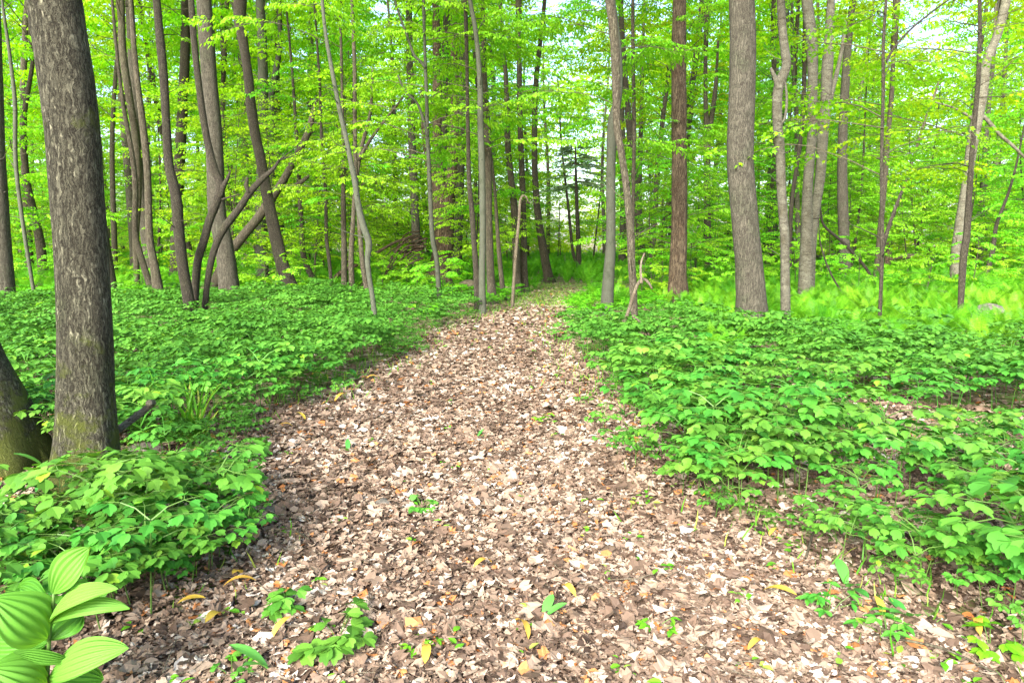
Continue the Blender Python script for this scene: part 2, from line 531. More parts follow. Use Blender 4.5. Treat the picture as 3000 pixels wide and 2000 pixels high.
def tube(g, P, R, sides=8, rough=0.0, seed=0.0, flare=None, cap=True, rnd=0.5):
    """tapered tube along points; rough: relative bumpiness; flare (z0, amount): buttressed foot"""
    P = np.asarray(P, float); R = np.asarray(R, float)
    n = len(P)
    Tn = np.gradient(P, axis=0)
    Tn /= np.linalg.norm(Tn, axis=1)[:, None] + 1e-12
    ref = A([1.0, 0, 0]) if abs(Tn[0][0]) < 0.9 else A([0, 1.0, 0])
    U = np.zeros((n, 3)); u = ref
    for i in range(n):
        u = u - Tn[i] * np.dot(u, Tn[i]); u = u / (np.linalg.norm(u) + 1e-12); U[i] = u
    Wv = np.cross(Tn, U)
    a = np.arange(sides) * 2 * pi / sides
    rr = R[:, None] * np.ones((1, sides))
    ring = U[:, None] * np.cos(a)[None, :, None] + Wv[:, None] * np.sin(a)[None, :, None]
    V = P[:, None] + ring * rr[..., None]
    if rough:
        k = (0.5 * wob(V, 3.0, seed) + 0.3 * wob(V, 9.0, seed + 1) + 0.2 * wob(V, 28.0, seed + 2))
        rr = rr * (1 + rough * k)
    if flare:
        z0, amt = flare
        fz = np.exp(-np.clip(P[:, 2], 0, None) / z0)[:, None]
        rr = rr * (1 + amt * fz * (0.75 + 0.45 * np.cos(a * 3 + seed) + 0.25 * np.cos(a * 5 + seed * 2))[None])
    V = P[:, None] + ring * rr[..., None]
    idx = np.arange(n * sides).reshape(n, sides)
    nxt = np.roll(idx, -1, axis=1)
    Q = np.stack([idx[:-1], nxt[:-1], nxt[1:], idx[1:]], -1).reshape(-1, 4)
    VV = V.reshape(-1, 3)
    if cap:
        T = []
        c0, c1 = len(VV), len(VV) + 1
        VV = np.concatenate([VV, P[:1], P[-1:] + Tn[-1:] * R[-1] * 0.3])
        T = np.concatenate([np.stack([np.full(sides, c0), nxt[0], idx[0]], -1), np.stack([np.full(sides, c1), idx[-1], nxt[-1]], -1)])
        g.add(VV, Q, T, rnd, rnd)
    else:
        g.add(VV, Q, None, rnd)


# ------------------------------------------------------------------ leaf templates (length 1 along +X, face up +Z)
def tmpl(half, fold=0.25, droop=0.15, cup=0.0):
    """symmetric leaf from a half outline [(x, y)...] that starts and ends on the midrib"""
    n = len(half) - 1
    mid = [(x, 0, -droop * x * x) for x, y in half]
    Lf = [(x, y, -droop * x * x + fold * y - cup * y * y) for x, y in half[1:-1]]
    Rf = [(x, -y, -droop * x * x + fold * y - cup * y * y) for x, y in half[1:-1]]
    V = mid + Lf + Rf
    l0, r0 = n + 1, n + 1 + n - 1
    Q, T = [], [(0, 1, l0), (0, r0, 1)]
    for i in range(1, n - 1):
        Q.append((i, i + 1, l0 + i, l0 + i - 1)); Q.append((i + 1, i, r0 + i - 1, r0 + i))
    T += [(n - 1, n, l0 + n - 2), (n, n - 1, r0 + n - 2)]
    return A(V, float), A(Q, np.int64).reshape(-1, 4), A(T, np.int64)


T_DIA = (A([(0, 0, 0), (0.48, 0.32, 0.07), (1, 0, -0.12), (0.48, -0.32, 0.07)], float), None, A([(0, 2, 1), (0, 3, 2)]))
T_OVATE = tmpl([(0, 0), (0.2, 0.2), (0.5, 0.27), (0.8, 0.13), (1, 0)], 0.3, 0.2)
# notched three-lobed leaflet, fine and coarse
T_COH = tmpl([(0, 0), (0.08, 0.13), (0.28, 0.30), (0.52, 0.39), (0.74, 0.40), (0.83, 0.31), (0.68, 0.19), (0.90, 0.15), (1.02, 0.07), (1.06, 0)], 0.22, 0.22)
T_COH2 = tmpl([(0, 0), (0.2, 0.27), (0.66, 0.38), (0.98, 0.12), (0.96, 0)], 0.22, 0.22)


def star_leaf():
    """five-lobed maple leaf as a fan round its middle"""
    pts = []
    lob = [(0, 1.0), (28, 0.42), (48, 0.78), (75, 0.33), (105, 0.55), (150, 0.22)]
    for a, r in lob: pts.append((radians(a), r))
    full = [(a, r) for a, r in pts] + [(-a, r) for a, r in reversed(pts[1:])]
    V = [(0.42, 0, 0.03)] + [(0.42 + 0.58 * r * cos(a), 0.62 * r * sin(a), -0.10 * r * r) for a, r in full] + [(0.0, 0, 0)]
    n = len(full)
    T = [(0, 1 + i, 1 + (i + 1) % n) for i in range(n)]
    return A(V[:-1], float), None, A(T)


T_STAR = star_leaf()


def bake(g, tm, P, X, Nn, S, rnd):
    """many leaves: tm template, P position, X pointing direction, Nn up-normal, S size, rnd colour value"""
    V, Q, T = tm
    X = X / (np.linalg.norm(X, axis=1)[:, None] + 1e-9)
    Nn = Nn - X * np.sum(X * Nn, 1)[:, None]
    Nn = Nn / (np.linalg.norm(Nn, axis=1)[:, None] + 1e-9)
    Y = np.cross(Nn, X)
    W = P[:, None] + S[:, None, None] * (V[None, :, 0:1] * X[:, None] + V[None, :, 1:2] * Y[:, None] + V[None, :, 2:3] * Nn[:, None])
    off = (np.arange(len(P)) * len(V))[:, None, None]
    q = (Q[None] + off).reshape(-1, 4) if Q is not None and len(Q) else None
    t = (T[None] + off).reshape(-1, 3) if T is not None and len(T) else None
    g.add(W.reshape(-1, 3), q, t, np.repeat(rnd, len(Q)) if q is not None else 0, np.repeat(rnd, len(T)) if t is not None else 0)


# ------------------------------------------------------------------ leafy sprays and crowns
def make_spray(rng, ls=0.09, L=1.0, dens=1.0):
    """flat leafy bough lying along +X; returns leaf frames and twig polylines"""
    P, X, S, tw = [], [], [], []
    main = [A([x, 0.05 * L * sin(3 * x + rng.random()), 0.10 * x - 0.28 * x * x / L]) for x in np.linspace(0, L, 6)]
    tw.append((main, 0.0075 * L))
    k = 0
    lines = [(A(main), 1.0)]
    for x in np.arange(0.14 * L, 0.95 * L, 0.105 * L):
        sgn = 1 if k % 2 else -1; k += 1
        ln = L * (0.50 - 0.33 * x / L) * rng.uniform(0.75, 1.15)
        an = sgn * radians(rng.uniform(38, 62))
        b = A([x, 0.0, 0.10 * x - 0.28 * x * x / L])
        d = A([cos(an), sin(an), rng.uniform(-0.18, 0.10)])
        pts = [b + d * ln * t + A([0.1 * ln * t * t, 0, -0.16 * ln * t * t]) for t in (0, 0.35, 0.7, 1.0)]
        tw.append((pts, 0.0035 * L))
        lines.append((A(pts), 1.0))
    for pts, w in lines:
        d = np.concatenate([[0], np.cumsum(np.linalg.norm(np.diff(pts, axis=0), axis=1))])
        s = ls * 0.5 if pts is not lines[0][0] else d[-1] * 0.75
        i = 0
        while s < d[-1] + 0.01:
            p = A([np.interp(s, d, pts[:, c]) for c in range(3)])
            q = A([np.interp(min(s + 0.02, d[-1]), d, pts[:, c]) for c in range(3)]) - A([np.interp(max(s - 0.02, 0), d, pts[:, c]) for c in range(3)])
            q /= np.linalg.norm(q) + 1e-9
            a = (1 if i % 2 else -1) * radians(rng.uniform(30, 65))
            dx = A([q[0] * cos(a) - q[1] * sin(a), q[0] * sin(a) + q[1] * cos(a), q[2] - rng.uniform(0.05, 0.75)])
            P.append(p); X.append(dx); S.append(ls * rng.uniform(0.65, 1.2))
            s += ls * rng.uniform(0.42, 0.62) / dens; i += 1
    P, X, S = A(P), A(X), A(S)
    Nn = A([0, 0, 1.0]) + rng.normal(0, 0.32, (len(P), 3))
    return dict(P=P, X=X, N=Nn, S=S, tw=tw)


SPR = {k: [make_spray(np.random.default_rng(s + 10 * i), ls, 1.0, de) for s in range(5)] for i, (k, ls, de) in
       enumerate([('beech', 0.088, 1.0), ('maple', 0.115, 0.8), ('canopy', 0.15, 0.95)])}


class Foliage:
    def __init__(s):
        s.P, s.X, s.N, s.S, s.wood = [], [], [], [], G()

    def spray(s, kind, rng, pos, az, pitch, scale, twigs=True):
        sp = SPR[kind][rng.integers(5)]
        cz, sz, cp, sp_ = cos(az), sin(az), cos(pitch), sin(pitch)
        roll = rng.uniform(-0.35, 0.35)
        Rz = A([[cz, -sz, 0], [sz, cz, 0], [0, 0, 1]])
        Ry = A([[cp, 0, -sp_], [0, 1, 0], [sp_, 0, cp]])
        Rx = A([[1, 0, 0], [0, cos(roll), -sin(roll)], [0, sin(roll), cos(roll)]])
        M = Rz @ Ry @ Rx
        keep = rng.random(len(sp['P'])) < 0.92
        s.P.append(sp['P'][keep] @ M.T * scale + pos)
        s.X.append(sp['X'][keep] @ M.T)
        s.N.append(sp['N'][keep] @ M.T)
        s.S.append(sp['S'][keep] * (0.4 + 0.6 * scale))
        if twigs:
            for pts, r in sp['tw'][::1 if twigs == 2 else 2]:
                tube(s.wood, A(pts) @ M.T * scale + pos, np.linspace(r, r * 0.3, len(pts)) * scale, 3, cap=False)

    def crown(s, kind, rng, pf, z0, z1, Rf, nl, nsp=4, bias=None, scl=1.0, wood=1.0, twigs=True, rise=0.35):
        ga = rng.uniform(0, 6.28)
        for i in range(nl):
            t = (i + rng.uniform(0, 0.9)) / nl
            z = z0 + (z1 - z0) * t
            az = ga + i * 2.4 + rng.uniform(-0.5, 0.5)
            if bias is not None and cos(az - bias[0]) < bias[1] and rng.random() < 0.85:
                az = az + pi
            R = Rf(t) * rng.uniform(0.65, 1.15)
            b = pf(z)
            up = rise * (0.5 + t) * rng.uniform(0.4, 1.8)
            pts = []
            for u in np.linspace(0, 1, 6):
                aa = az + 0.25 * sin(u * 3 + i)
                pts.append(b + A([cos(aa) * R * u + 0.04 * sin(9 * u + i), sin(aa) * R * u + 0.04 * cos(8 * u + i), up * R * (1.5 * u - 0.75 * u * u) + 0.06 * R * sin(u * 5 + i * 2) * u]))
            r0 = (0.003 + 0.0032 * R) * wood
            tube(s.wood, pts, np.linspace(r0, r0 * 0.25, 6), 4, cap=False)
            pts = A(pts)
            for j in range(nsp):
                u = 0.3 + 0.7 * (j + rng.uniform(0.2, 0.9)) / nsp
                p = A([np.interp(u, np.linspace(0, 1, 6), pts[:, c]) for c in range(3)])
                s.spray(kind, rng, p, az + (1 if j % 2 else -1) * rng.uniform(0.2, 1.1), rng.uniform(-0.25, 0.3), scl * rng.uniform(0.6, 1.15) * (1.0 if R > 1 else 0.7), twigs)

    def leaves(s, tm, rng):
        g = G()
        P, X, Nn, S = map(np.concatenate, (s.P, s.X, s.N, s.S))
        bake(g, tm, P, X, Nn, S, np.clip(rng.normal(0.5, 0.24, len(P)), 0, 1))
        return g


MATK = {'beech': M_BEECH, 'maple': M_MAPLE, 'canopy': M_CANOPY}
TMK = {'beech': T_OVATE, 'maple': T_STAR, 'canopy': T_DIA}

# shared high crowns (origin where the crown starts)
HIGH = []
for s in range(5):
    rng = np.random.default_rng(100 + s)
    fo = Foliage()
    H = rng.uniform(8.5, 11)
    top = rng.uniform(-0.6, 0.6, 2)
    pf = lambda z: A([top[0] * z / H, top[1] * z / H, z])
    tube(fo.wood, [pf(z) for z in np.linspace(0, H, 8)], np.linspace(0.09, 0.015, 8), 7)
    fo.crown('canopy', rng, pf, 0, H, lambda t: 3.2 * (1 - 0.75 * t ** 1.6) * (0.7 + 0.3 * min(1, 4 * t)), 30, 4, scl=1.2, twigs=False, rise=0.8, wood=1.4)
    HIGH.append((fo.leaves(T_DIA, rng).mesh('crown', M_CANOPY), fo.wood.mesh('branches', B_TWIG, smooth=True)))


# ------------------------------------------------------------------ traced trees
def tree(name, label, cat, pts, bark, zb=0.3, H=15.0, extra=(), fol=None, high=True, sides=14, rough=0.06, flare=0.5, seed=None, group=None, Y=None, topend=False, moss=None, hz=None):
    """pts: (px, py, width px) from the top of the picture down to the visible foot"""
    seed = seed if seed is not None else abs(int(pts[0][0] + pts[-1][0]))
    rng = np.random.default_rng(seed)
    b = pts[-1]
    if Y is None: Y = gp(b[0], b[1], zb)[1]

    def conv(pp):
        W = A([at(x, y, Y) for x, y, w in pp])
        r = A([w / 2 * depth(q) / F * cos(math.atan((x - 1500) / F)) for (x, y, w), q in zip(pp, W)])
        return W[::-1], r[::-1]          # bottom up
    W, r = conv(pts)
    d = W[0] - W[1]
    k = (W[0][2] + 0.12) / max(0.2, -d[2] / np.linalg.norm(d))
    foot = W[0] + d / np.linalg.norm(d) * min(k, 1.2)
    foot[2] = min(foot[2], -0.1)
    W = np.concatenate([[foot], W]); r = np.concatenate([[r[0]], r])
    if not topend:
        d = W[-1] - W[-2]; d /= np.linalg.norm(d)
        p, rt = W[-1], r[-1]
        add, ar = [], []
        nstep = max(2, int((H - p[2]) / 1.5))
        for i in range(nstep):
            d = d * 0.75 + A([0, 0, 1]) * 0.25 + rng.normal(0, 0.03, 3); d /= np.linalg.norm(d)
            p = p + d * 1.5; add.append(p); ar.append(rt * (1 - 0.65 * (i + 1) / nstep))
        W = np.concatenate([W, add]); r = np.concatenate([r, ar])
    W[:, 1] += np.interp(W[:, 2], [0, 3, 12], [0, 0, 0.0]) + 0.04 * np.sin(W[:, 2] * 1.3 + seed)
    org = A([foot[0], foot[1], 0.0])
    root = thing(name, label, cat, org, group)
    C4 = catmull(np.concatenate([W, r[:, None]], 1), max(20, int(len(W) * 7)) if sides < 40 else 260)
    g = G()
    tube(g, C4[:, :3], np.abs(C4[:, 3]), sides, rough, seed * 0.37, (0.12 + r[1] * 0.6, flare) if flare else None)
    for ex in extra:
        We, re = conv(ex)
        if not (len(ex[0]) > 3):
            pass
        E4 = catmull(np.concatenate([We, re[:, None]], 1), max(10, len(We) * 5))
        tube(g, E4[:, :3], np.abs(E4[:, 3]), max(6, sides - 4), rough, seed * 0.3)
    if r[1] < 0.2:
        for i in range(int(rng.integers(5, 12))):
            z = rng.uniform(0.9, 6.5); q = A([np.interp(z, C4[:, 2], C4[:, c]) for c in range(3)])
            az = rng.uniform(0, 6.28); l = rng.uniform(0.12, 0.7)
            d = A([cos(az), sin(az), rng.uniform(-0.1, 0.7)]) * l
            tube(g, [q, q + d * 0.45 + rng.normal(0, 0.02, 3), q + d + A([0, 0, 0.08 * l])], A([0.009, 0.005, 0.0018]) * (0.7 + l), 4, cap=False)
        kn = rng.integers(3, 8)
        for i in range(kn):
            z = rng.uniform(0.5, 6); q = A([np.interp(z, C4[:, 2], C4[:, c]) for c in range(3)]); rq = np.interp(z, C4[:, 2], np.abs(C4[:, 3]))
            az = rng.uniform(pi, 2 * pi); d = A([cos(az), sin(az), 0.25])
            tube(g, [q + d * rq * 0.6, q + d * rq * 1.02, q + d * (rq * 1.12 + 0.008)], A([0.55, 0.40, 0.15]) * max(0.03, min(0.06, rq * 0.6)), 6, 0.2, i)
    g.build('trunk', bark, root, smooth=True)
    zz, pp = C4[:, 2], C4[:, :3]

    def pf(z):
        return A([np.interp(z, zz, pp[:, c]) for c in range(3)])
    if high and not topend and H > 9:
        zc = max(7.0, H - 8.0) if Y > 17 else min(10.0, H - 2.5)
        q = pf(zc)
        m1, m2 = HIGH[rng.integers(len(HIGH))]
        rz = rng.uniform(0, 6.28)
        for nm, dd in (('crown', m1), ('branches', m2)):
            link(nm, dd, root, tuple(q - org), rz, rng.uniform(0.85, 1.1))
    if fol:
        fo = Foliage()
        for (kind, z0, z1, R, nl, nsp) in fol:
            fo.crown(kind, rng, pf, z0, z1, lambda t: R * (1 - 0.4 * t), nl, nsp, bias=(pi / 2, -0.25), scl=0.85)
        fo.leaves(TMK[kind], rng).build('crown' if not high else 'foliage', MATK[kind], root)
        fo.wood.build('twigs', B_TWIG, root, smooth=True)
    return root


K = 'tree'
# --- the near and middle trees, traced one by one
tree('maple_tree', 'thickest trunk with rough grey-brown bark and a mossy foot beside the path', K,
     [(147, 0, 176), (160, 90, 172), (180, 225, 176), (200, 400, 174), (217, 600, 170), (240, 850, 166), (251, 1000, 168), (258, 1150, 172), (264, 1280, 182), (266, 1400, 200), (258, 1500, 226)],
     B_HERO, zb=0.0, H=15, sides=96, rough=0.05, flare=0.6, hz=7.5, seed=5)
tree('maple_tree', 'flared mossy foot of a big tree leaning out of the picture beside the thickest trunk', K,
     [(-420, 300, 250), (-330, 600, 250), (-210, 860, 250), (-110, 1080, 262), (-50, 1230, 300), (-20, 1360, 350)], B_HERO, zb=0.0, H=14, sides=64, rough=0.05, flare=0.35, hz=7.5, seed=6, extra=[[(-60, 1080, 120), (20, 1230, 120), (90, 1330, 90), (150, 1390, 50)]])
tree('tree', 'straight brown trunk cut by the picture edge behind the leaning mossy one', K, [(-32, 0, 60), (-8, 450, 60), (3, 700, 62), (12, 885, 66)], B_GREY, H=16)
tree('tree', 'slim straight trunk half hidden behind the thickest mossy trunk', K, [(205, 0, 38), (228, 180, 40), (262, 400, 40), (295, 650, 42), (325, 860, 42)], B_BROWN, H=16)
tree('beech_tree', 'thin pale grey stem standing in the bright bushes behind the edge tree', K, [(30, 180, 12), (40, 300, 14), (45, 470, 14), (70, 650, 13), (98, 858, 12)], B_BEECH, H=8, high=False, sides=8, flare=0.2, fol=[('beech', 1.6, 6.5, 1.6, 16, 4)])
tree('tree', 'crooked pale trunk with a bent top behind the thickest mossy trunk', K, [(95, 200, 14), (72, 340, 18), (68, 440, 22), (78, 540, 24), (98, 620, 27), (120, 710, 30), (128, 800, 32)], B_BROWN, zb=0.4, H=11)
tree('tree', 'slender swaying brown trunk with a slim twin, between thickest trunk and dark curved trunk', K, [(355, 0, 20), (362, 150, 24), (380, 290, 24), (395, 400, 24), (403, 560, 24), (400, 700, 20), (402, 820, 18)], B_BROWN, zb=0.4, H=15, fol=[('beech', 2.5, 7, 1.4, 8, 4)])
tree('tree', 'smooth brown trunk bending slightly, widest foot of the trunks behind the thickest one', K, [(385, 0, 14), (400, 200, 18), (420, 400, 22), (430, 520, 22), (440, 700, 24), (455, 780, 27), (467, 855, 34)], B_BROWN, zb=0.4, H=15)
tree('tree', 'thin trunk leaning sideways into the foot of the smooth brown bending one', K, [(345, 150, 10), (360, 300, 13), (385, 460, 16), (395, 560, 18), (397, 680, 18), (418, 760, 20), (444, 842, 22)], B_BROWN, zb=0.4, H=12)
tree('cherry_tree', 'dark curved rough trunk at the front of the three-stemmed clump', K,
     [(458, 0, 26), (466, 110, 27), (476, 225, 27), (485, 360, 27), (497, 490, 29), (518, 575, 33), (529, 700, 33), (540, 800, 34), (556, 905, 36)], B_DARK, H=14, sides=20, rough=0.12)
tree('cherry_tree', 'dark stem forking from a broken snag in the three-stemmed clump', K,
     [(563, 0, 18), (570, 110, 20), (580, 225, 20), (592, 335, 22), (607, 424, 23), (628, 505, 25), (645, 545, 27), (634, 590, 26), (612, 650, 26), (600, 700, 26), (582, 765, 25), (572, 898, 22)], B_DARK, H=14, sides=16, rough=0.12,
     extra=[[(676, 498, 3), (668, 520, 10), (655, 545, 16), (645, 575, 18)]])
tree('cherry_tree', 'broken leafless stem slanting up from the three-stemmed clump', 'dead tree',
     [(815, 470, 8), (800, 492, 11), (770, 520, 17), (733, 560, 21), (696, 615, 22), (656, 670, 22), (632, 720, 21), (614, 800, 19), (603, 898, 18)], B_DARK, H=6, sides=14, rough=0.14, topend=True,
     extra=[[(725, 520, 8), (722, 545, 14), (730, 565, 14)], [(700, 570, 4), (665, 580, 6), (650, 585, 8)]])
tree('tree', 'stout straight trunk with deep furrows behind the three-stemmed clump', K,
     [(600, 0, 46), (612, 220, 48), (622, 357, 50), (630, 490, 53), (638, 625, 54), (655, 700, 57), (664, 760, 56), (672, 862, 62)], B_GREY, H=17, sides=24, flare=0.4)
tree('tree', 'narrow trunk rising just beside the stout furrowed trunk', K, [(666, 0, 14), (660, 130, 14), (652, 260, 14), (655, 400, 14), (668, 600, 14), (690, 800, 15)], B_BROWN, H=13, fol=[('beech', 3, 7, 1.6, 10, 4)])
tree('ash_tree', 'dark trunk with peeling ridges leaning, its foot swelling beside a thin grey stem', K,
     [(702, 0, 40), (701, 60, 36), (714, 134, 29), (728, 223, 29), (737, 312, 30), (750, 400, 30), (764, 470, 31), (779, 560, 33), (797, 650, 36), (812, 717, 37), (830, 785, 39), (855, 848, 46)], B_DARK, H=16, sides=20, rough=0.1, flare=0.3)
tree('beech_tree', 'smooth pale grey tree forking in a Y behind the dark leaning trunk', K,
     [(785, 262, 26), (790, 290, 28), (795, 400, 27), (797, 513, 23), (808, 600, 22), (820, 690, 20), (830, 790, 20)], B_BEECH, zb=0.5, H=5, sides=12, topend=True, flare=0.2,
     extra=[[(762, -20, 10), (772, 110, 11), (778, 200, 12), (787, 285, 14)], [(816, -20, 14), (820, 60, 15), (820, 130, 16), (810, 200, 20), (793, 290, 22)]])
tree('dead_tree', 'broken grey trunk leaning across behind the dark leaning one', 'dead tree',
     [(925, 296, 3), (915, 335, 15), (902, 385, 20), (884, 424, 20), (850, 490, 22), (826, 535, 25), (790, 590, 27), (760, 635, 29), (715, 690, 30), (680, 735, 32)], B_BROWN, zb=0.5, topend=True, H=6, sides=12, rough=0.14, flare=0, Y=17.5,
     extra=[[(905, 515, 8), (890, 528, 12), (862, 545, 14), (835, 545, 12)]])
tree('beech_tree', 'tall thin grey stem that bends to a crooked foot at the path side', K,
     [(944, 0, 10), (955, 98, 11), (969, 178, 12), (986, 268, 13), (1000, 340, 14), (1014, 400, 14), (1027, 469, 15), (1040, 536, 17), (1049, 603, 19), (1064, 665, 21), (1079, 712, 21), (1075, 760, 17), (1080, 810, 15), (1090, 870, 15), (1098, 940, 17)],
     B_BEECH, H=9, high=False, sides=12, flare=0.15, rough=0.08, fol=[('beech', 4.0, 8, 1.4, 9, 4)])
tree('tree', 'very thin dark stem dividing near the path beside the bent grey one', K, [(935, 200, 8), (938, 240, 8), (942, 400, 9), (953, 580, 10), (957, 700, 11), (965, 760, 11), (973, 838, 11)], B_DARK, H=9, high=False, sides=8, flare=0.1, fol=[('beech', 1.8, 8, 1.6, 14, 4)])
tree('tree', 'thin upright brown trunk among ferns behind the bent grey stem', K, [(1005, 480, 11), (1005, 600, 15), (1008, 720, 17), (1010, 830, 19)], B_BROWN, zb=0.4, H=11, sides=8, fol=[('beech', 2, 7, 1.6, 12, 4)])
tree('tree', 'young trunk forking into two arms behind the bent grey stem', K,
     [(1051, 465, 14), (1046, 500, 14), (1040, 560, 14), (1035, 650, 14), (1030, 750, 16), (1032, 840, 18)], B_BROWN, zb=0.4, H=5, topend=True, sides=9, flare=0.2, fol=[('beech', 2.0, 4.6, 1.8, 12, 4)],
     extra=[[(1092, 200, 6), (1090, 250, 8), (1085, 330, 10), (1065, 410, 12), (1050, 470, 13)], [(1200, 240, 4), (1180, 285, 6), (1130, 350, 8), (1085, 410, 10), (1050, 470, 12)]])
tree('tree', 'slim dark trunk in the thicket before the young forking trunk', K, [(1040, 200, 12), (1040, 270, 12), (1040, 450, 12), (1050, 620, 13), (1062, 760, 15), (1075, 845, 17)], B_BROWN, zb=0.4, H=12, sides=8)
tree('tree', 'dark stick-like trunk with a knot, last before the stems by the path', K, [(885, 690, 16), (888, 740, 17), (905, 790, 18), (916, 815, 19)], B_DARK, zb=0.4, H=8, sides=8, fol=[('beech', 1.8, 7, 1.6, 14, 4)])
tree('beech_tree', 'smooth slender grey trunk standing before the huge shaggy trunk', K,
     [(1241, 0, 9), (1243, 90, 9), (1246, 200, 10), (1250, 312, 11), (1252, 400, 12), (1257, 490, 12), (1261, 580, 13), (1268, 700, 14), (1279, 760, 14), (1287, 872, 15)], B_BEECH, H=10, high=False, sides=12, flare=0.15,
     fol=[('beech', 2.9, 7.5, 2.3, 24, 5)], extra=[[(1156, 0, 6), (1172, 50, 7), (1192, 103, 7), (1215, 165, 8), (1232, 180, 8), (1246, 200, 8)], [(1165, 220, 5), (1188, 268, 6), (1222, 303, 7), (1240, 350, 8), (1253, 402, 9)]])
tree('old_tree', 'huge old trunk with shaggy red-brown bark dividing into two stems', K,
     [(1300, 545, 70), (1297, 620, 68), (1300, 690, 62), (1296, 750, 60), (1288, 800, 66), (1286, 832, 80)], B_SHAG, zb=0.2, H=5, topend=True, sides=28, rough=0.12, flare=0.45,
     extra=[[(1276, 0, 22), (1280, 150, 24), (1280, 280, 26), (1281, 400, 28), (1282, 500, 38), (1290, 600, 50)], [(1330, 0, 18), (1330, 150, 20), (1332, 320, 24), (1328, 450, 27), (1322, 530, 32), (1308, 620, 40)], [(1234, 270, 12), (1238, 330, 14), (1246, 400, 18), (1258, 480, 24), (1270, 570, 30), (1275, 700, 26)]])
tree('tree', 'wavy dark thin trunk just before the smooth grey pair', K, [(1363, 0, 12), (1366, 100, 12), (1368, 200, 11), (1369, 300, 11), (1371, 400, 12), (1375, 540, 14), (1383, 620, 16), (1388, 700, 16), (1394, 780, 17), (1398, 868, 18)], B_DARK, H=11, sides=9, high=False, fol=[('beech', 3.0, 9, 2.0, 18, 5)])
tree('beech_tree', 'smooth green-grey trunk in front, nearest of the pair beside the bend of the path', K,
     [(1377, 0, 13), (1393, 90, 14), (1402, 180, 15), (1407, 270, 17), (1408, 357, 19), (1411, 450, 20), (1413, 540, 19), (1414, 700, 19), (1412, 800, 20), (1413, 902, 22)], B_BEECH, zb=0.12, H=12, sides=16, flare=0.15, high=False, fol=[('beech', 3.2, 8.5, 2.2, 24, 5)])
tree('tree', 'brown straight trunk standing close behind the smooth green-grey one', K, [(1414, 0, 10), (1418, 100, 13), (1418, 200, 16), (1422, 320, 23), (1428, 420, 24), (1430, 520, 23), (1432, 640, 21), (1434, 700, 22), (1436, 780, 23), (1441, 876, 27)], B_BROWN, zb=0.12, H=13, sides=14, hz=7.5)
tree('tree', 'thin short brown trunk in the ferns between brown trunk and bent hook stem', K, [(1450, 560, 9), (1455, 640, 11), (1462, 740, 13), (1471, 832, 15)], B_BROWN, zb=0.4, H=9, sides=8, fol=[('beech', 2.2, 7, 1.8, 12, 4)])
tree('tree', 'shaded trunk partly hidden behind the straight brown trunk beside the ferns', K, [(1480, 200, 12), (1485, 300, 15), (1488, 430, 18), (1497, 520, 19), (1506, 600, 21), (1511, 700, 22), (1514, 818, 24)], B_BROWN, zb=0.4, H=16)
tree('tree', 'straight brown trunk beside the bank of ferns where the path bends', K, [(1516, 0, 12), (1521, 150, 15), (1522, 270, 16), (1525, 400, 17), (1529, 500, 18), (1532, 600, 19), (1534, 700, 20), (1534, 760, 21), (1537, 842, 23)], B_BROWN, zb=0.15, H=14, sides=14, fol=[('beech', 3.5, 9, 2.2, 16, 5)])
tree('dead_sapling', 'thin dead stem hooked over at its top by the path', 'dead tree', [(1548, 595, 4), (1542, 578, 6), (1532, 573, 7), (1524, 590, 8), (1521, 640, 9), (1515, 700, 10), (1510, 760, 10), (1503, 862, 10)], B_DEAD, topend=True, H=4, sides=8, flare=0)
tree('tree', 'pale leaning trunk rising from ferns where the path ends', K, [(1590, 60, 12), (1574, 200, 15), (1567, 300, 17), (1566, 400, 17), (1567, 510, 18), (1573, 600, 20), (1580, 660, 22), (1590, 720, 24), (1603, 796, 27)], B_BROWN, zb=0.4, H=18)
tree('tree', 'thin bent stem leaning beside the little conifer', K, [(1655, 520, 7), (1665, 610, 8), (1673, 690, 9), (1679, 740, 10), (1688, 770, 10)], B_DARK, zb=0.4, H=9, sides=7, fol=[('beech', 2, 8, 1.8, 10, 4)])
tree('tree', 'tall brown front stem of the leaning pair by the curved dead branch', K,
     [(1784, 0, 26), (1797, 90, 26), (1804, 180, 26), (1807, 290, 23), (1809, 370, 22), (1822, 450, 21), (1834, 530, 21), (1843, 620, 23), (1848, 700, 24), (1849, 760, 23), (1853, 830, 23), (1858, 945, 20)], B_BROWN, H=13, sides=18, flare=0.15, rough=0.08, fol=[('beech', 4.6, 8, 1.8, 10, 4)])
tree('beech_tree', 'smooth grey leaning trunk behind the tall brown front stem', K,
     [(1796, 20, 18), (1806, 90, 18), (1814, 180, 17), (1814, 270, 18), (1797, 350, 32), (1791, 440, 28), (1790, 560, 28), (1790, 700, 29), (1787, 760, 32), (1782, 820, 34), (1778, 890, 38)], B_BEECH, H=14, sides=18, flare=0.15, fol=[('beech', 3.2, 9, 2.2, 16, 5)])
tree('tree', 'thin straight brown stem rising close beside the leaning pair', K, [(1855, 0, 10), (1855, 150, 11), (1856, 270, 11), (1857, 400, 12), (1856, 490, 11), (1855, 620, 11), (1854, 720, 12), (1852, 865, 12)], B_BROWN, H=10, sides=10, flare=0.1, high=False, fol=[('beech', 3.5, 9, 1.8, 14, 4)])
tree('tree', 'big dark scaly trunk half wrapped in young leaves, next to the leaning pair', K,
     [(1992, 0, 38), (1988, 150, 42), (1988, 300, 44), (1990, 450, 44), (1992, 600, 46), (1990, 700, 48), (1986, 780, 50), (1984, 858, 56)], B_SHAG, H=18, sides=22, rough=0.12, fol=[('beech', 1.2, 8, 1.9, 30, 4)])
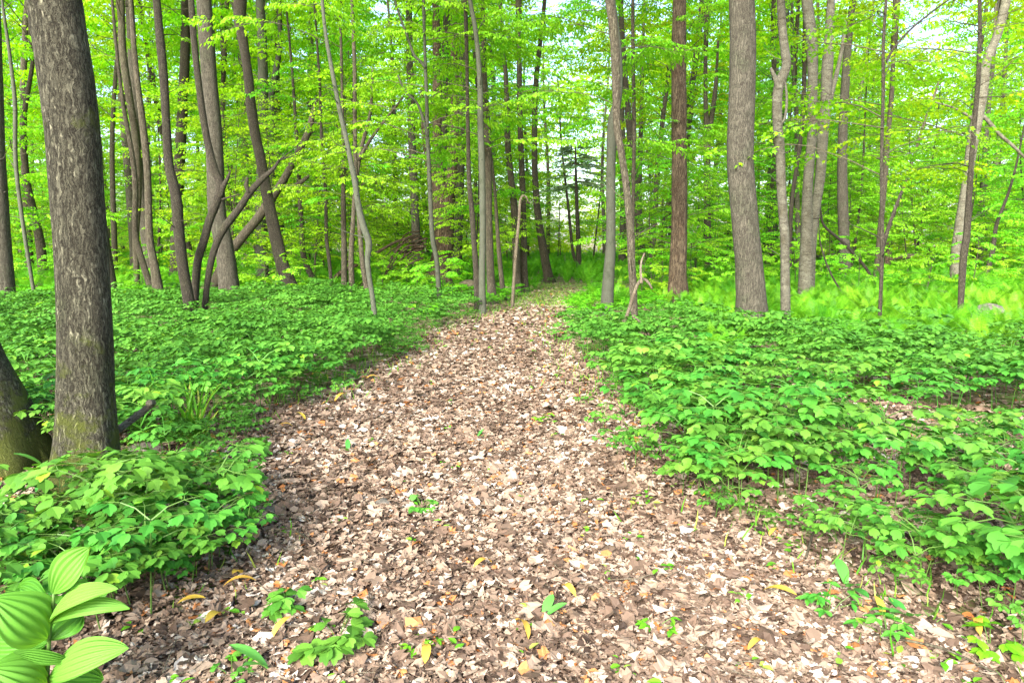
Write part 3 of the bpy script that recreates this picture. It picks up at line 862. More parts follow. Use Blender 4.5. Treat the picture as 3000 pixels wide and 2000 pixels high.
tree('maple_tree', 'stout gently bowed trunk with cracked grey bark rising from the leafy bank', K,
     [(2174, -20, 76), (2179, 134, 78), (2174, 312, 80), (2169, 402, 80), (2168, 491, 79), (2178, 625, 80), (2184, 700, 80), (2191, 762, 82), (2200, 870, 90), (2203, 930, 98)], B_GREY, zb=0.35, H=15, sides=72, rough=0.03, flare=0.22, seed=15)
tree('birch_tree', 'silvery kinked trunk with a broken stub, beside the stout bowed trunk', K,
     [(2285, -20, 24), (2293, 90, 25), (2303, 160, 27), (2306, 195, 28), (2291, 232, 32), (2281, 270, 31), (2281, 357, 30), (2288, 446, 29), (2289, 536, 28), (2293, 625, 28), (2297, 700, 28), (2297, 762, 28), (2299, 928, 30)], B_BIRCH, zb=0.35, H=12, sides=28, rough=0.05, flare=0.1,
     extra=[[(2258, 200, 8), (2264, 214, 12), (2274, 236, 16), (2281, 262, 20)], [(2300, 235, 6), (2305, 290, 8), (2300, 345, 8), (2292, 362, 6)]])
tree('birch_tree', 'pale birch with curling bark, straighter of the two crossing birches', K,
     [(2366, 0, 34), (2375, 90, 33), (2379, 180, 33), (2378, 270, 31), (2379, 380, 29), (2371, 490, 31), (2367, 580, 32), (2366, 660, 36), (2364, 740, 40), (2358, 846, 44)], B_BIRCH, zb=0.45, H=16, sides=22, rough=0.09, flare=0.2)
tree('birch_tree', 'pale birch leaning across behind the straighter birch', K,
     [(2437, -10, 24), (2433, 90, 30), (2425, 200, 35), (2418, 300, 34), (2408, 400, 34), (2402, 510, 32), (2392, 600, 28), (2383, 700, 26), (2376, 835, 26)], B_BIRCH, zb=0.45, H=16, sides=20, rough=0.09, flare=0.2, extra=[[(2478, 60, 10), (2464, 160, 13), (2440, 260, 15), (2418, 350, 17)]])
tree('tree', 'dark broad trunk standing in ferns behind the two birches', K, [(2500, 0, 20), (2486, 130, 23), (2475, 250, 27), (2468, 400, 29), (2470, 560, 32), (2472, 700, 33), (2474, 796, 36)], B_GREY, zb=0.5, H=18, sides=14)
tree('tree', 'thin shaded trunk rising behind the straighter birch', K, [(2360, 120, 14), (2357, 200, 14), (2350, 350, 14), (2343, 430, 13), (2328, 540, 13), (2318, 620, 13), (2312, 790, 14)], B_DARK, zb=0.5, H=15)
tree('tree', 'slight mottled trunk seen between silvery kinked trunk and the birches', K, [(2320, 60, 10), (2325, 200, 12), (2330, 280, 14), (2333, 360, 14), (2336, 560, 15), (2340, 780, 17)], B_BIRCH, zb=0.5, H=15)
tree('tree', 'forked trunk well behind the stout bowed trunk', K, [(2066, 60, 9), (2066, 150, 11), (2068, 300, 13), (2072, 380, 18), (2071, 480, 21), (2072, 640, 22), (2075, 782, 24)], B_BROWN, zb=0.5, H=16,
     extra=[[(2104, 120, 8), (2100, 200, 9), (2095, 270, 14), (2084, 350, 16), (2073, 420, 16)]])
tree('maple_tree', 'slim straight young maple with layered star-shaped leaves in the fern glade', K,
     [(2598, 0, 9), (2592, 134, 10), (2592, 268, 11), (2586, 400, 11), (2581, 536, 11), (2580, 700, 14), (2580, 740, 13), (2578, 830, 12), (2576, 945, 12)], B_DARK, H=9.5, sides=12, high=False, flare=0.1, rough=0.08, fol=[('maple', 2.2, 7.5, 2.4, 24, 5)],
     extra=[[(2790, -8, 4), (2725, 40, 6), (2670, 85, 7), (2620, 140, 8), (2597, 180, 9)], [(2642, 560, 9), (2612, 640, 12), (2596, 690, 13), (2584, 740, 10)]])
tree('tree', 'dark trunk showing behind the slim young maple', K, [(2618, 100, 12), (2612, 270, 14), (2608, 340, 15), (2600, 430, 17), (2596, 500, 17), (2580, 640, 17), (2568, 796, 18)], B_BROWN, zb=0.5, H=15)
tree('dead_tree', 'thin pale leaning dead trunk among the maples', 'dead tree', [(2750, 240, 6), (2745, 260, 8), (2720, 330, 9), (2692, 410, 10), (2660, 510, 10), (2640, 570, 11), (2610, 660, 12), (2590, 770, 13)], B_DEAD, zb=0.5, topend=True, H=9, sides=8, flare=0)
tree('maple_tree', 'dark slender trunk leaning a little in front of the big broken tree', K,
     [(2868, -10, 12), (2866, 90, 13), (2862, 223, 15), (2857, 312, 16), (2850, 446, 17), (2846, 536, 19), (2841, 625, 22), (2835, 700, 24), (2827, 740, 25), (2818, 830, 22), (2811, 915, 20)], B_DARK, H=10, sides=16, high=False, flare=0.1, rough=0.08, fol=[('maple', 2.4, 7.0, 2.4, 20, 5)])
tree('old_tree', 'big leaning grey tree with broken limbs at the edge of the ferns', K,
     [(2948, -10, 30), (2925, 100, 30), (2893, 180, 31), (2880, 270, 35), (2863, 340, 37), (2846, 420, 36), (2831, 540, 33), (2818, 640, 34), (2807, 720, 34), (2801, 810, 34)], B_BIRCH, zb=0.5, H=15, sides=18, rough=0.14,
     extra=[[(3010, 470, 8), (2970, 430, 11), (2930, 395, 12), (2890, 350, 14), (2868, 330, 14)], [(2740, 300, 4), (2790, 315, 7), (2830, 335, 9), (2862, 360, 11)]])
tree('tree', 'dark trunk leaning among ferns beyond the dark slender one', K, [(2990, 420, 6), (2965, 540, 9), (2940, 610, 11), (2920, 660, 13), (2906, 740, 15), (2889, 796, 17)], B_DARK, zb=0.5, H=11)
tree('tree', 'grey trunk standing in ferns just behind the big leaning broken tree', K, [(2880, 520, 18), (2875, 600, 22), (2872, 660, 24), (2869, 768, 27)], B_GREY, zb=0.5, H=16)
tree('tree', 'short brown trunk beyond the stout bowed trunk, in the ferns', K, [(2262, 560, 12), (2260, 640, 15), (2257, 700, 17), (2250, 772, 19)], B_BROWN, zb=0.5, H=13)
tree('dead_sapling', 'thin leafless stem leaning over the ferns beyond the birches', 'dead tree', [(2405, 600, 4), (2415, 658, 8), (2469, 708, 10), (2536, 784, 10), (2564, 838, 9)], B_DARK, topend=True, H=4, sides=7, flare=0)
tree('dead_sapling', 'wiry leafless stem arching down before the birches', 'dead tree', [(2396, 640, 3), (2402, 717, 5), (2433, 802, 6), (2470, 862, 6)], B_DARK, topend=True, H=4, sides=6, flare=0)

# the little conifer by the bend
Yc = gp(1698, 784, 0.4)[1]
W = A([at(x, y, Yc) for x, y in [(1698, 796), (1694, 700), (1690, 600), (1687, 500), (1686, 430)]]); W[0][2] = -0.1
root = thing('conifer_tree', 'small blue-green conifer with bare lower trunk beyond the path bend', K, (W[0][0], W[0][1], 0))
g = G(); C4 = catmull(W, 20); tube(g, C4, np.linspace(0.12, 0.03, 20), 8, 0.1, 1.0); g.build('trunk', B_DARK, root, smooth=True)
P, X, Sz = [], [], []
gw = G()
rng = np.random.default_rng(3)
for i in range(26):
    z = rng.uniform(3.4, W[-1][2] + 0.3); c = A([np.interp(z, C4[:, 2], C4[:, k]) for k in range(3)])
    az = rng.uniform(0, 6.28); R = rng.uniform(0.6, 1.5) * (1.15 - (z - 3.0) / (W[-1][2]) * 0.8)
    tip = c + A([cos(az) * R, sin(az) * R, -0.12 * R])
    tube(gw, [c, (c + tip) / 2 + A([0, 0, 0.06]), tip], [0.02, 0.012, 0.005], 4, cap=False)
    for u in np.linspace(0.2, 1, 26):
        for s_ in (-1, 1):
            P.append(c + (tip - c) * u); a2 = az + s_ * rng.uniform(0.5, 1.1); X.append([cos(a2), sin(a2), rng.uniform(-0.5, 0.1)]); Sz.append(0.26 * (1.1 - 0.5 * u))
g = G(); tn = T_DIA[0].copy(); tn[:, 1] *= 0.35
bake(g, (tn, None, T_DIA[2]), A(P), A(X), np.tile([0, 0, 1.0], (len(P), 1)), A(Sz), rng.random(len(P)))
g.build('needles', M_SPRUCE, root); gw.build('branches', B_DARK, root)

# ------------------------------------------------------------------ background trees and saplings (each its own object)
def clear(x, y):
    """keep the path, and the view lines over the glade, free"""
    d = math.hypot(x, y)
    px = 1500 + F * x / y
    if 1500 < px < 1780 and y < 30: return False
    if 1450 < px < 1800 and 22 < y < 27: return False
    if 1560 < px < 1740 and y < 38: return False
    if 1440 < px < 1860 and y < 31: return False
    return True


protos = []
for s in range(6):
    rng = np.random.default_rng(300 + s)
    H = rng.uniform(15, 19); r0 = rng.uniform(0.10, 0.2); lean = rng.normal(0, 0.05, 2)
    fz = rng.random(2) * 6
    pf = lambda z: A([lean[0] * z + 0.12 * sin(z * 0.45 + fz[0]), lean[1] * z + 0.12 * sin(z * 0.4 + fz[1]), z])
    root = thing('tree', ['furrowed grey', 'straight brown', 'dark rough', 'brown wavy', 'smooth pale grey', 'grey'][s] + ' leafy trunk,', K, (0, 0, 0), 'trees filling the wood behind')
    g = G(); zz = np.linspace(-0.1, H, 22); tube(g, [pf(z) for z in zz], r0 * (1 - 0.8 * np.clip(zz / H, 0, 1) ** 1.2), 10, 0.06, s, (0.2, 0.5)); g.build('trunk', [B_GREY, B_BROWN, B_DARK, B_BROWN, B_BEECH, B_GREY][s], root, smooth=True)
    fo = Foliage()
    zc = rng.uniform(5, 8)
    fo.crown('canopy', rng, pf, zc, H, lambda t: 3.0 * (1 - 0.7 * t ** 1.7) * (0.75 + 0.25 * min(1, 4 * t)), 40, 5, scl=1.15, twigs=False, rise=0.7, wood=1.6)
    fo.leaves(T_DIA, rng).build('crown', M_CANOPY, root); fo.wood.build('branches', B_TWIG, root)
    protos.append(root)
sapl = []
for s in range(9):
    rng = np.random.default_rng(400 + s)
    kind = 'maple' if s in (2, 5, 8) else 'beech'
    H = rng.uniform(8, 10) if s in (1, 4, 8) else rng.uniform(5, 7); r0 = 0.012 + H * 0.0045; lean = rng.normal(0, 0.05, 2)
    fz = rng.random(2) * 6
    pf = lambda z: A([lean[0] * z + 0.10 * sin(z * 0.6 + fz[0]), lean[1] * z + 0.10 * sin(z * 0.5 + fz[1]), z])
    root = thing('sapling', ('young maple with starry leaves' if s in (2, 5, 8) else 'slender young beech in leaf' if s % 2 else 'thin dark-stemmed sapling in leaf') + (', taller,' if s in (1, 4, 8) else ''), 'young tree', (0, 0, 0), 'young trees of the understory')
    g = G(); zz = np.linspace(-0.1, H, 14); tube(g, [pf(z) for z in zz], r0 * (1 - 0.85 * np.clip(zz / H, 0, 1)), 7, 0.05, s, (0.1, 0.3)); g.build('trunk', B_DARK if s % 2 else B_BROWN, root, smooth=True)
    fo = Foliage()
    fo.crown(kind, rng, pf, rng.uniform(0.7, 1.6), H, lambda t: 2.1 * (1 - 0.55 * t) * (0.65 + 0.35 * min(1, 3 * t)), int(20 + H * 1.7), 4, scl=1.05, twigs=True, rise=0.5)
    fo.leaves(T_DIA if kind == 'beech' else T_STAR, rng).build('crown', MATK[kind], root); fo.wood.build('branches', B_TWIG, root)
    sapl.append(root)


def where(x, y):
    px = 1500 + F * x / y
    for lim, w in ((450, 'behind the thickest mossy trunk'), (760, 'behind the three-stemmed clump'), (1120, 'behind the bent grey stem'), (1340, 'behind the huge shaggy trunk'), (1600, 'behind the smooth grey pair at the path bend'),
                   (1880, 'behind the leaning pair and the little conifer'), (2140, 'between the scaly trunk and the stout bowed trunk'), (2320, 'behind the silvery kinked trunk'), (2520, 'beyond the two birches'), (2760, 'beyond the slim young maple'), (9999, 'beyond the big broken tree at the ferns')):
        if px < lim: return w


def place(protos, n, y0, y1, mind, seed, ok, smin, smax, taken, pw=1.3):
    rng = np.random.default_rng(seed)
    out = 0; tries = 0
    while out < n and tries < 20000:
        tries += 1
        y = y0 + (y1 - y0) * rng.random() ** (1 / pw)
        x = y * rng.uniform(-0.86, 0.86)
        if not clear(x, y) or not ok(x, y) or any((x - a) ** 2 + (y - b) ** 2 < mind ** 2 for a, b in taken): continue
        taken.append((x, y))
        p = protos[out] if out < len(protos) else protos[int(rng.integers(len(protos)))]
        rz, sc = float(rng.uniform(0, 6.28)), float(rng.uniform(smin, smax))
        if out < len(protos):
            p.location = (x, y, 0); p.rotation_euler = (0, 0, rz); p.scale = (sc, sc, sc)
            p['base'] = p['label']
            q = p
        else:
            q = dup(p, (x, y, 0), rz, sc)
        q['label'] = p['base'] + ' ' + ('far ' if y > 36 else '') + where(x, y)
        out += 1


taken = [(o.location.x, o.location.y) for o in COL.objects if o.parent is None and o.get('category') in (K, 'dead tree') and o.location.y > 5 and o.get('group') is None]
place(protos, 120, 20, 60, 1.3, 11, lambda x, y: not (1500 + F * x / y > 2050 and y < 30), 0.8, 1.2, taken, 1.1)
place(sapl, 165, 14, 52, 1.0, 12, lambda x, y: (y > 17 if 1500 + F * x / y < 1450 else y > 21 if 1500 + F * x / y > 2050 else y > 19), 0.7, 1.15, taken, 1.1)

# low leafy seedling bushes between the trunks
bushes = []
for s in range(4):
    rng = np.random.default_rng(500 + s)
    fo = Foliage(); H = rng.uniform(0.8, 1.5)
    pf = lambda z: A([0.05 * sin(z * 3 + s), 0.05 * cos(z * 2 + s), z])
    root = thing('seedling_bush', ['low round bush', 'small bush', 'spreading bush', 'tallish bush'][s] + ' of bright young leaves', 'bush', (0, 0, 0), 'leafy seedlings between the trunks')
    g = G(); tube(g, [pf(z) for z in np.linspace(-0.05, H, 6)], np.linspace(0.014, 0.004, 6), 5); g.build('stem', B_TWIG, root)
    fo.crown('beech', rng, pf, 0.25, H, lambda t: 0.7 * (1 - 0.3 * t), 12, 2, scl=0.6, twigs=True)
    fo.leaves(T_OVATE, rng).build('foliage', M_BEECH, root)
    fo.wood.build('twigs', B_TWIG, root)
    bushes.append(root)
place(bushes, 110, 15.5, 34, 0.7, 13, lambda x, y: True, 0.7, 1.25, taken, 0.9)

# far wood beyond the last single trees
rng = np.random.default_rng(77)
g = G()
n = 170000
cx = rng.uniform(-0.9, 0.9, 900); cy = rng.uniform(56, 95, 900); cz = 19 * rng.random(900) ** 1.25 ; cr = rng.uniform(1.2, 3, 900)
ci = rng.integers(0, 900, n)
dv = rng.normal(0, 0.5, (n, 3)); dv[:, 2] *= 0.6
P = np.stack([cx[ci] * cy[ci], cy[ci], cz[ci]], 1) + dv * cr[ci][:, None]
P[:, 2] = np.abs(P[:, 2]) + 0.05
X = rng.normal(0, 1, (n, 3)); X[:, 2] *= 0.4
bake(g, T_DIA, P, X, A([0, 0, 1.0]) + rng.normal(0, 0.4, (n, 3)), rng.uniform(0.3, 0.5, n), rng.random(n))
tag(g.build('distant_woods', M_CANOPY), 'hazy mass of bright foliage closing the view far beyond the trunks', 'woods', kind='stuff')

# ------------------------------------------------------------------ lobed-leaf plants (the green carpet)
def cohosh(rng, H, fine=True, two=True, ls=0.066):
    tm = T_COH if fine else T_COH2
    P, X, Nn, S = [], [], [], []
    st = G()
    sides = 5 if fine else 3
    top = A([rng.uniform(-0.05, 0.05), rng.uniform(-0.05, 0.05), H * 0.72])
    tube(st, [A([0, 0, -0.03]), top * 0.5, top], [0.0034, 0.003, 0.0024], sides, cap=False)

    def leaf(o, spread, scale, a0):
        for i in range(3):
            a = a0 + i * 2.09 + rng.uniform(-0.25, 0.25)
            q = o + A([cos(a) * spread, sin(a) * spread, rng.uniform(0.02, 0.10) * (1 if i else 1.4)])
            tube(st, [o, (o + q) / 2 + A([0, 0, 0.015]), q], [0.003, 0.0025, 0.002], 3, cap=False)
            for j in range(3):
                b = a + (j - 1) * 1.25 + rng.uniform(-0.2, 0.2)
                if j == 1: e = q + A([cos(b), sin(b), 0.05]) * 0.075 * scale
                else: e = q + A([cos(b), sin(b), 0.05]) * 0.05 * scale
                tube(st, [q, e], [0.002, 0.0015], 3, cap=False)
                for k in range(3):
                    c = b + (k - 1) * 1.15 + rng.uniform(-0.2, 0.2)
                    if j != 1 and k == (0 if j == 0 else 2) and rng.random() < 0.4: continue
                    P.append(e + A([0, 0, rng.uniform(-0.006, 0.012)])); X.append([cos(c), sin(c), rng.uniform(-0.42, 0.05)])
                    Nn.append([rng.normal(0, 0.2), rng.normal(0, 0.2), 1]); S.append(ls * scale * rng.uniform(0.75, 1.15))
    leaf(top, 0.13, 1.0, rng.uniform(0, 6.28))
    leaf(top * 0.93 + A([0.02, 0, 0]), 0.17, 0.85, rng.uniform(0, 6.28))
    if two:
        t2 = top * 0.62; d = rng.uniform(0, 6.28)
        o2 = t2 + A([cos(d) * 0.14, sin(d) * 0.14, 0.05])
        tube(st, [t2, o2], [0.003, 0.0025], 3, cap=False)
        leaf(o2, 0.10, 0.85, rng.uniform(0, 6.28))
    g = G()
    bake(g, tm, A(P), A(X, float), A(Nn, float), A(S), np.clip(rng.normal(0.5, 0.2, len(P)), 0, 1))
    return g, st


def merge(a, b):
    m = G()
    for q in (a, b):
        V, Q, T, rq, rt = q.arrays(); m.add(V, Q, T, rq, rt)
    return m


coh_fine = [cohosh(np.random.default_rng(600 + s), 0.36 + 0.07 * (s % 4), True) for s in range(8)]
coh_mesh = [(a.mesh('foliage', M_COHOSH, smooth=False), b.mesh('stem', M_STEM)) for a, b in coh_fine]
coh_one = [merge(a, b).mesh('lobed_plant', M_COHOSH) for a, b in coh_fine[:6]]
coh_far = [merge(*cohosh(np.random.default_rng(640 + s), 0.38 + 0.07 * (s % 3), False)) for s in range(6)]

HOLES = [(gp(2570, 1225), 0.55), (gp(2450, 1290), 0.3), (gp(2860, 1290), 0.5), (gp(2960, 1270), 0.4), (gp(2620, 1330), 0.3), (gp(110, 1440), 0.25), (gp(320, 1460), 0.2), (gp(2895, 925, 0.2), 0.5), (gp(2770, 915, 0.3), 0.5), (gp(430, 1420), 0.35)]
TR = [(o.location.x, o.location.y) for o in COL.objects if o.parent is None and o.get('category') in (K, 'dead tree')]
TRn = [t for t in TR if t[1] < 20]


def veg_ok(x, y):
    P = A([[x, y]])
    if inside(PATH, P)[0]: return False
    # a little setback from the path
    for h, r in HOLES:
        if (x - h[0]) ** 2 + (y - h[1]) ** 2 < r * r: return False
    for a, b in TRn:
        if (x - a) ** 2 + (y - b) ** 2 < (0.09 if b < 6 else 0.03): return False
    return True


def zone(x, y):
    """which carpet a plant would stand in: lobed plants, ferns or nothing"""
    px = 1500 + F * x / (y * cos(PITCH) + 0.2)
    if x < 0.5 or px < 1560:
        if px > 1250 and y > 16: return 'fern' if y > 19 else 'low'
        return 'coh' if y < 13.5 + 3 * math.exp(-((px - 900) / 500) ** 2) else 'fern' if (y > 18) else 'low'
    if px < 2050: return 'coh' if y < 11.5 else 'fern' if (y > 24 or (y > 14 and (int(x * 1.7) + int(y * 1.3)) % 3 == 0)) else 'low'
    return 'coh' if y < 8.6 + 1.6 * math.sin(x * 1.9) * math.sin(y * 2.3 + x) + 0.6 else 'fern'


rng = np.random.default_rng(21)
spots = []
y = 1.2
while y < 58:
    step = 0.20 if y < 5 else 0.24 if y < 10 else 0.30 if y < 18 else 0.55 if y < 34 else 0.8
    x = -0.9 * y - 0.8
    while x < 0.9 * y + 0.8:
        xx, yy = x + rng.uniform(-0.5, 0.5) * step * 1.3, y + rng.uniform(-0.5, 0.5) * step * 1.3
        if veg_ok(xx, yy): spots.append((xx, yy, zone(xx, yy)))
        x += step
    y += step
near_hole = gp(140, 2120)
edge_small = []
coh = [(x, y) for x, y, z in spots if z == 'coh' and not (y < 2.35 and x < -0.2 and y > 0 and (x + 1.35) ** 2 + (y - 1.95) ** 2 < 0.16)]
# fewer plants over the open floor near the camera on the leek side; patchy density
def patch(x, y):
    return 0.5 + 0.5 * math.sin(x * 2.1 + 1.7 * math.sin(y * 1.3)) * math.sin(y * 1.9 + 0.8 * math.cos(x * 1.7))
coh = [(x, y) for x, y in coh if rng.random() < (0.95 if x < 0 else 0.55 + 0.42 * patch(x, y)) * (0.75 if y < 3.2 and x > 0 else 1)]
coh = [c for c in coh if c[1] > 1.9 and abs(c[0]) < 0.84 * c[1] + 0.35]
for i in range(1400):
    k = int(rng.integers(5, len(PATH) - 4)); t = rng.random(); q = PATH[k] * (1 - t) + PATH[k + 1] * t
    q = q + rng.normal(0, 0.13 + 0.016 * abs(q[1]), 2)
    if q[1] > 2.0 and q[1] < 12.5 and rng.random() < min(0.42, (0.25 if q[0] < 0 else 0.06) + 0.055 * (q[1] - 2.0)) * (0.35 + 0.65 * patch(q[0] * 2, q[1] * 2)): edge_small.append((float(q[0]), float(q[1])))
coh.sort(key=lambda p: p[1] ** 2 + p[0] ** 2)
NIND = 268
labs = {'clump': 'blue-green lobed plant in the clump hiding the foot of the thickest mossy trunk',
        'carpetA': 'blue-green lobed plant in the carpet behind the thickest mossy trunk',
        'bank': 'green lobed plant of the bank under the stout bowed trunk',
        'fringe': 'green lobed plant at the near end of the bank, last before the bare leaves'}
nidx = 0
for i, (x, y) in enumerate(coh[:NIND]):
    k = 'clump' if (x < 0 and y < 3.4) else 'carpetA' if x < 0 else 'fringe' if y < 3.4 else 'bank'
    pxx = 1500 + F * x / (y + 0.2)
    if (pxx < 290 and 3.12 < y < 3.9) or (pxx < 170 and 3.9 <= y < 4.6): continue
    rz, sc = float(rng.uniform(0, 6.28)), float(rng.uniform(0.75, 1.2)) * (0.8 if pxx < 280 else 1.05 if k == 'clump' else 0.8 + 0.42 * patch(x, y))
    grp = {'clump': 'lobed plants round the mossy foot', 'carpetA': 'lobed plants of the carpet', 'fringe': 'lobed plants at the near bank edge', 'bank': 'lobed plants of the bank'}[k]
    if y < 4.2:
        m1, m2 = coh_mesh[int(rng.integers(8))]
        r = thing('lobed_plant', labs[k], 'plant', (x, y, 0), grp)
        r.rotation_euler = (0, 0, rz); r.scale = (sc, sc, sc)
        link('foliage', m1, r); link('stem', m2, r)
    else:
        o = link('lobed_plant', coh_one[int(rng.integers(6))], None, (x, y, 0), rz, sc)
        lb = labs[k] + ((' near the path edge' if x < 2.6 else ' towards the open gap' if x < 4.5 else ' beyond the open gap') if k == 'bank' else (' close behind its foot' if y < 5.5 else ' near the path edge' if x > -2.2 else ' in its midst') if k == 'carpetA' else '')
        tag(o, lb, 'plant', grp)
rng2 = np.random.default_rng(88)
for (px, py) in [(330, 1800), (390, 1790), (440, 1760), (500, 1740), (560, 1720), (610, 1690), (640, 1640), (300, 1860), (250, 1830), (180, 1800), (90, 1780), (30, 1760), (420, 1700), (520, 1660), (230, 1740), (120, 1700), (40, 1690), (330, 1720), (580, 1620), (660, 1570),
                 (2540, 1650), (2620, 1680), (2700, 1720), (2790, 1750), (2880, 1790), (2960, 1810), (2080, 1500), (2170, 1530), (2010, 1420), (2840, 1700), (2930, 1730), (2740, 1640)]:
    q = gp(px, py); m1, m2 = coh_mesh[int(rng2.integers(8))]; sc = float(rng2.uniform(0.5, 0.8))
    r = thing('lobed_plant', 'low green lobed plant spreading at the front of the clump by the pleated plant' if px < 1000 else 'low lobed plant fringing the bank where it meets the bare leaves', 'plant', (q[0], q[1], 0), 'low lobed plants of the clump front' if px < 1000 else 'low lobed plants of the bank fringe')
    r.rotation_euler = (0, 0, float(rng2.uniform(0, 6.28))); r.scale = (sc * 1.15, sc * 1.15, sc)
    link('foliage', m1, r); link('stem', m2, r)
g = G()
rest = A(coh[NIND:])
which = rng.integers(0, 6, len(rest))
for k in range(6):
    q = rest[which == k]
    scatter(g, coh_far[k], np.concatenate([q, np.zeros((len(q), 1))], 1), rng.uniform(0, 6.28, len(q)), rng.uniform(0.75, 1.15, len(q)) * A([0.8 + 0.4 * patch(a, b) for a, b in q]), 0.35, rng.normal(0, 0.08, (len(q), 2)))
es = A(edge_small)
for k in range(6):
    q = es[rng.integers(0, 6, len(es)) == k]
    scatter(g, coh_far[k], np.concatenate([q, np.zeros((len(q), 1))], 1), rng.uniform(0, 6.28, len(q)), rng.uniform(0.3, 0.65, len(q)), 0.35, rng.normal(0, 0.12, (len(q), 2)))
tag(g.build('ground_cover', M_COHOSH), 'carpet of small blue-green lobed leaves spreading between trunks and path', 'ground cover', kind='stuff')

# ------------------------------------------------------------------ ferns
T_PIN = (A([(0, -0.08, 0), (0, 0.08, 0), (0.55, 0.10, -0.02), (1, 0, -0.1), (0.55, -0.10, -0.02)], float), None, A([(0, 4, 2), (0, 2, 1), (4, 3, 2)]))


def fern(rng, nf, npn, L=0.95):
    P, X, Nn, S = [], [], [], []
    g = G()
    for f_ in range(nf):
        a = f_ * 6.283 / nf + rng.uniform(-0.3, 0.3); l = L * rng.uniform(0.75, 1.1)
        lean = rng.uniform(0.18, 0.62)
        d = A([cos(a), sin(a), 0.0]); side = A([-sin(a), cos(a), 0.0])
        tube(g, [d * l * (lean * u ** 1.4 + 0.06 * min(1, u * 8)) + A([0, 0, l * (0.9 * u - 0.42 * lean * 1.6 * u ** 3) - 0.02 * (u == 0)]) for u in np.linspace(0, 1, 6)], [0.005, 0.0045, 0.004, 0.003, 0.002, 0.001], 3, cap=False)
        for u in np.linspace(0.15, 1, npn):
            r = l * (lean * u ** 1.4 + 0.06); z = l * (0.9 * u - 0.42 * lean * 1.6 * u ** 3)
            tdir = d * (lean * 1.4 * u ** 0.4) + A([0, 0, 0.9 - 1.26 * lean * 1.6 * u * u]); tdir /= np.linalg.norm(tdir)
            w = 0.105 * l * math.sin(pi * min(1, 0.12 + 0.88 * u) ** 1.3) + 0.012
            for s_ in (-1, 1):
                P.append(d * r + A([0, 0, z])); X.append(side * s_ + tdir * 0.35 + A([0, 0, -0.12])); Nn.append(np.cross(side, tdir) * -1); S.append(w)
    S = A(S)
    Nn = A(Nn); Nn[Nn[:, 2] < 0] *= -1
    tv = T_PIN[0].copy()
    tv[:, 1] *= 0.75 * 22 / npn
    bake(g, (tv, None, T_PIN[2]), A(P), A(X), Nn, S, np.clip(np.repeat(rng.uniform(0.0, 1.0, nf), npn * 2) + rng.normal(0, 0.06, len(P)), 0, 1))
    return g


fern_near = [fern(np.random.default_rng(700 + s), 13, 26) for s in range(6)]
fern_m = [f_.mesh('fern', M_FERN) for f_ in fern_near]
fern_far = [fern(np.random.default_rng(720 + s), 11, 13) for s in range(4)]
ferns = [(x, y) for x, y, z in spots if z == 'fern' and rng.random() < (0.9 if y < 18 else 0.75)]
# thin them to fern spacing
keep, cell = [], set()
for x, y in ferns:
    c = (int(x / 0.42), int(y / 0.42))
    if c in cell: continue
    cell.add(c); keep.append((x, y))
ferns = sorted(keep, key=lambda p: p[1] ** 2 + p[0] ** 2)
ferns = [p for p in ferns if abs(p[0]) < 0.8 * p[1]]
for i, (x, y) in enumerate(ferns[:300]):
    o = link('fern', fern_m[int(rng.integers(6))], None, (x, y, 0), float(rng.uniform(0, 6.28)), float(rng.uniform(0.5, 0.88)))
    if x > 3: tag(o, 'bright green fern ' + ('farther back ' if y > 15 else '') + where(x, y), 'fern', 'ferns of the glade')
    else: tag(o, 'yellow-green fern ' + ('farther back ' if y > 22 else '') + where(x, y), 'fern', 'ferns beyond the carpet')
g = G()
rest = A(ferns[300:]); which = rng.integers(0, 4, len(rest))
for k in range(4):
    q = rest[which == k]
    scatter(g, fern_far[k], np.concatenate([q, np.zeros((len(q), 1))], 1), rng.uniform(0, 6.28, len(q)), rng.uniform(0.6, 1.05, len(q)))
tag(g.build('fern_undergrowth', M_FERN), 'sea of yellow-green ferns stretching back under the far trees', 'ferns', kind='stuff')

# low mixed seedlings and leaf growth where neither carpet stands
g = G()
low = A([(x, y) for x, y, z in spots if z == 'low' and rng.random() < 0.8])
for k in range(6):
    q = low[rng.integers(0, 6, len(low)) == k]
    scatter(g, coh_far[k], np.concatenate([q, np.zeros((len(q), 1))], 1), rng.uniform(0, 6.28, len(q)), rng.uniform(0.5, 0.9, len(q)))
tag(g.build('seedling_cover', M_FERN), 'low yellow-green seedlings covering the floor near the path bend', 'ground cover', kind='stuff')

# ------------------------------------------------------------------ fallen leaves
def crumple(rng, kind):
    if kind == 0: half = [(0, 0), (0.15, 0.16), (0.35, 0.25), (0.6, 0.24), (0.85, 0.12), (1, 0)]
    elif kind == 1: half = [(0, 0), (0.1, 0.22), (0.3, 0.45), (0.42, 0.22), (0.62, 0.42), (0.7, 0.17), (1, 0)]
    elif kind == 2: half = [(0, 0), (0.2, 0.35), (0.5, 0.30), (0.62, 0.38), (0.8, 0)]
    else: half = [(0, 0), (0.2, 0.10), (0.5, 0.13), (0.8, 0.08), (1, 0)]
    V, Q, T = tmpl(half, 0, 0)
    V = V + rng.normal(0, 0.028, V.shape)
    V[:, 2] = rng.uniform(0.05, 0.4) * (V[:, 0] - 0.5) ** 2 + rng.uniform(-0.7, 1.1) * V[:, 1] ** 2 + rng.normal(0, 0.045, len(V)) + 0.1 * np.sin(V[:, 0] * rng.uniform(4, 9)) * rng.uniform(0, 1)
    return V, Q, T


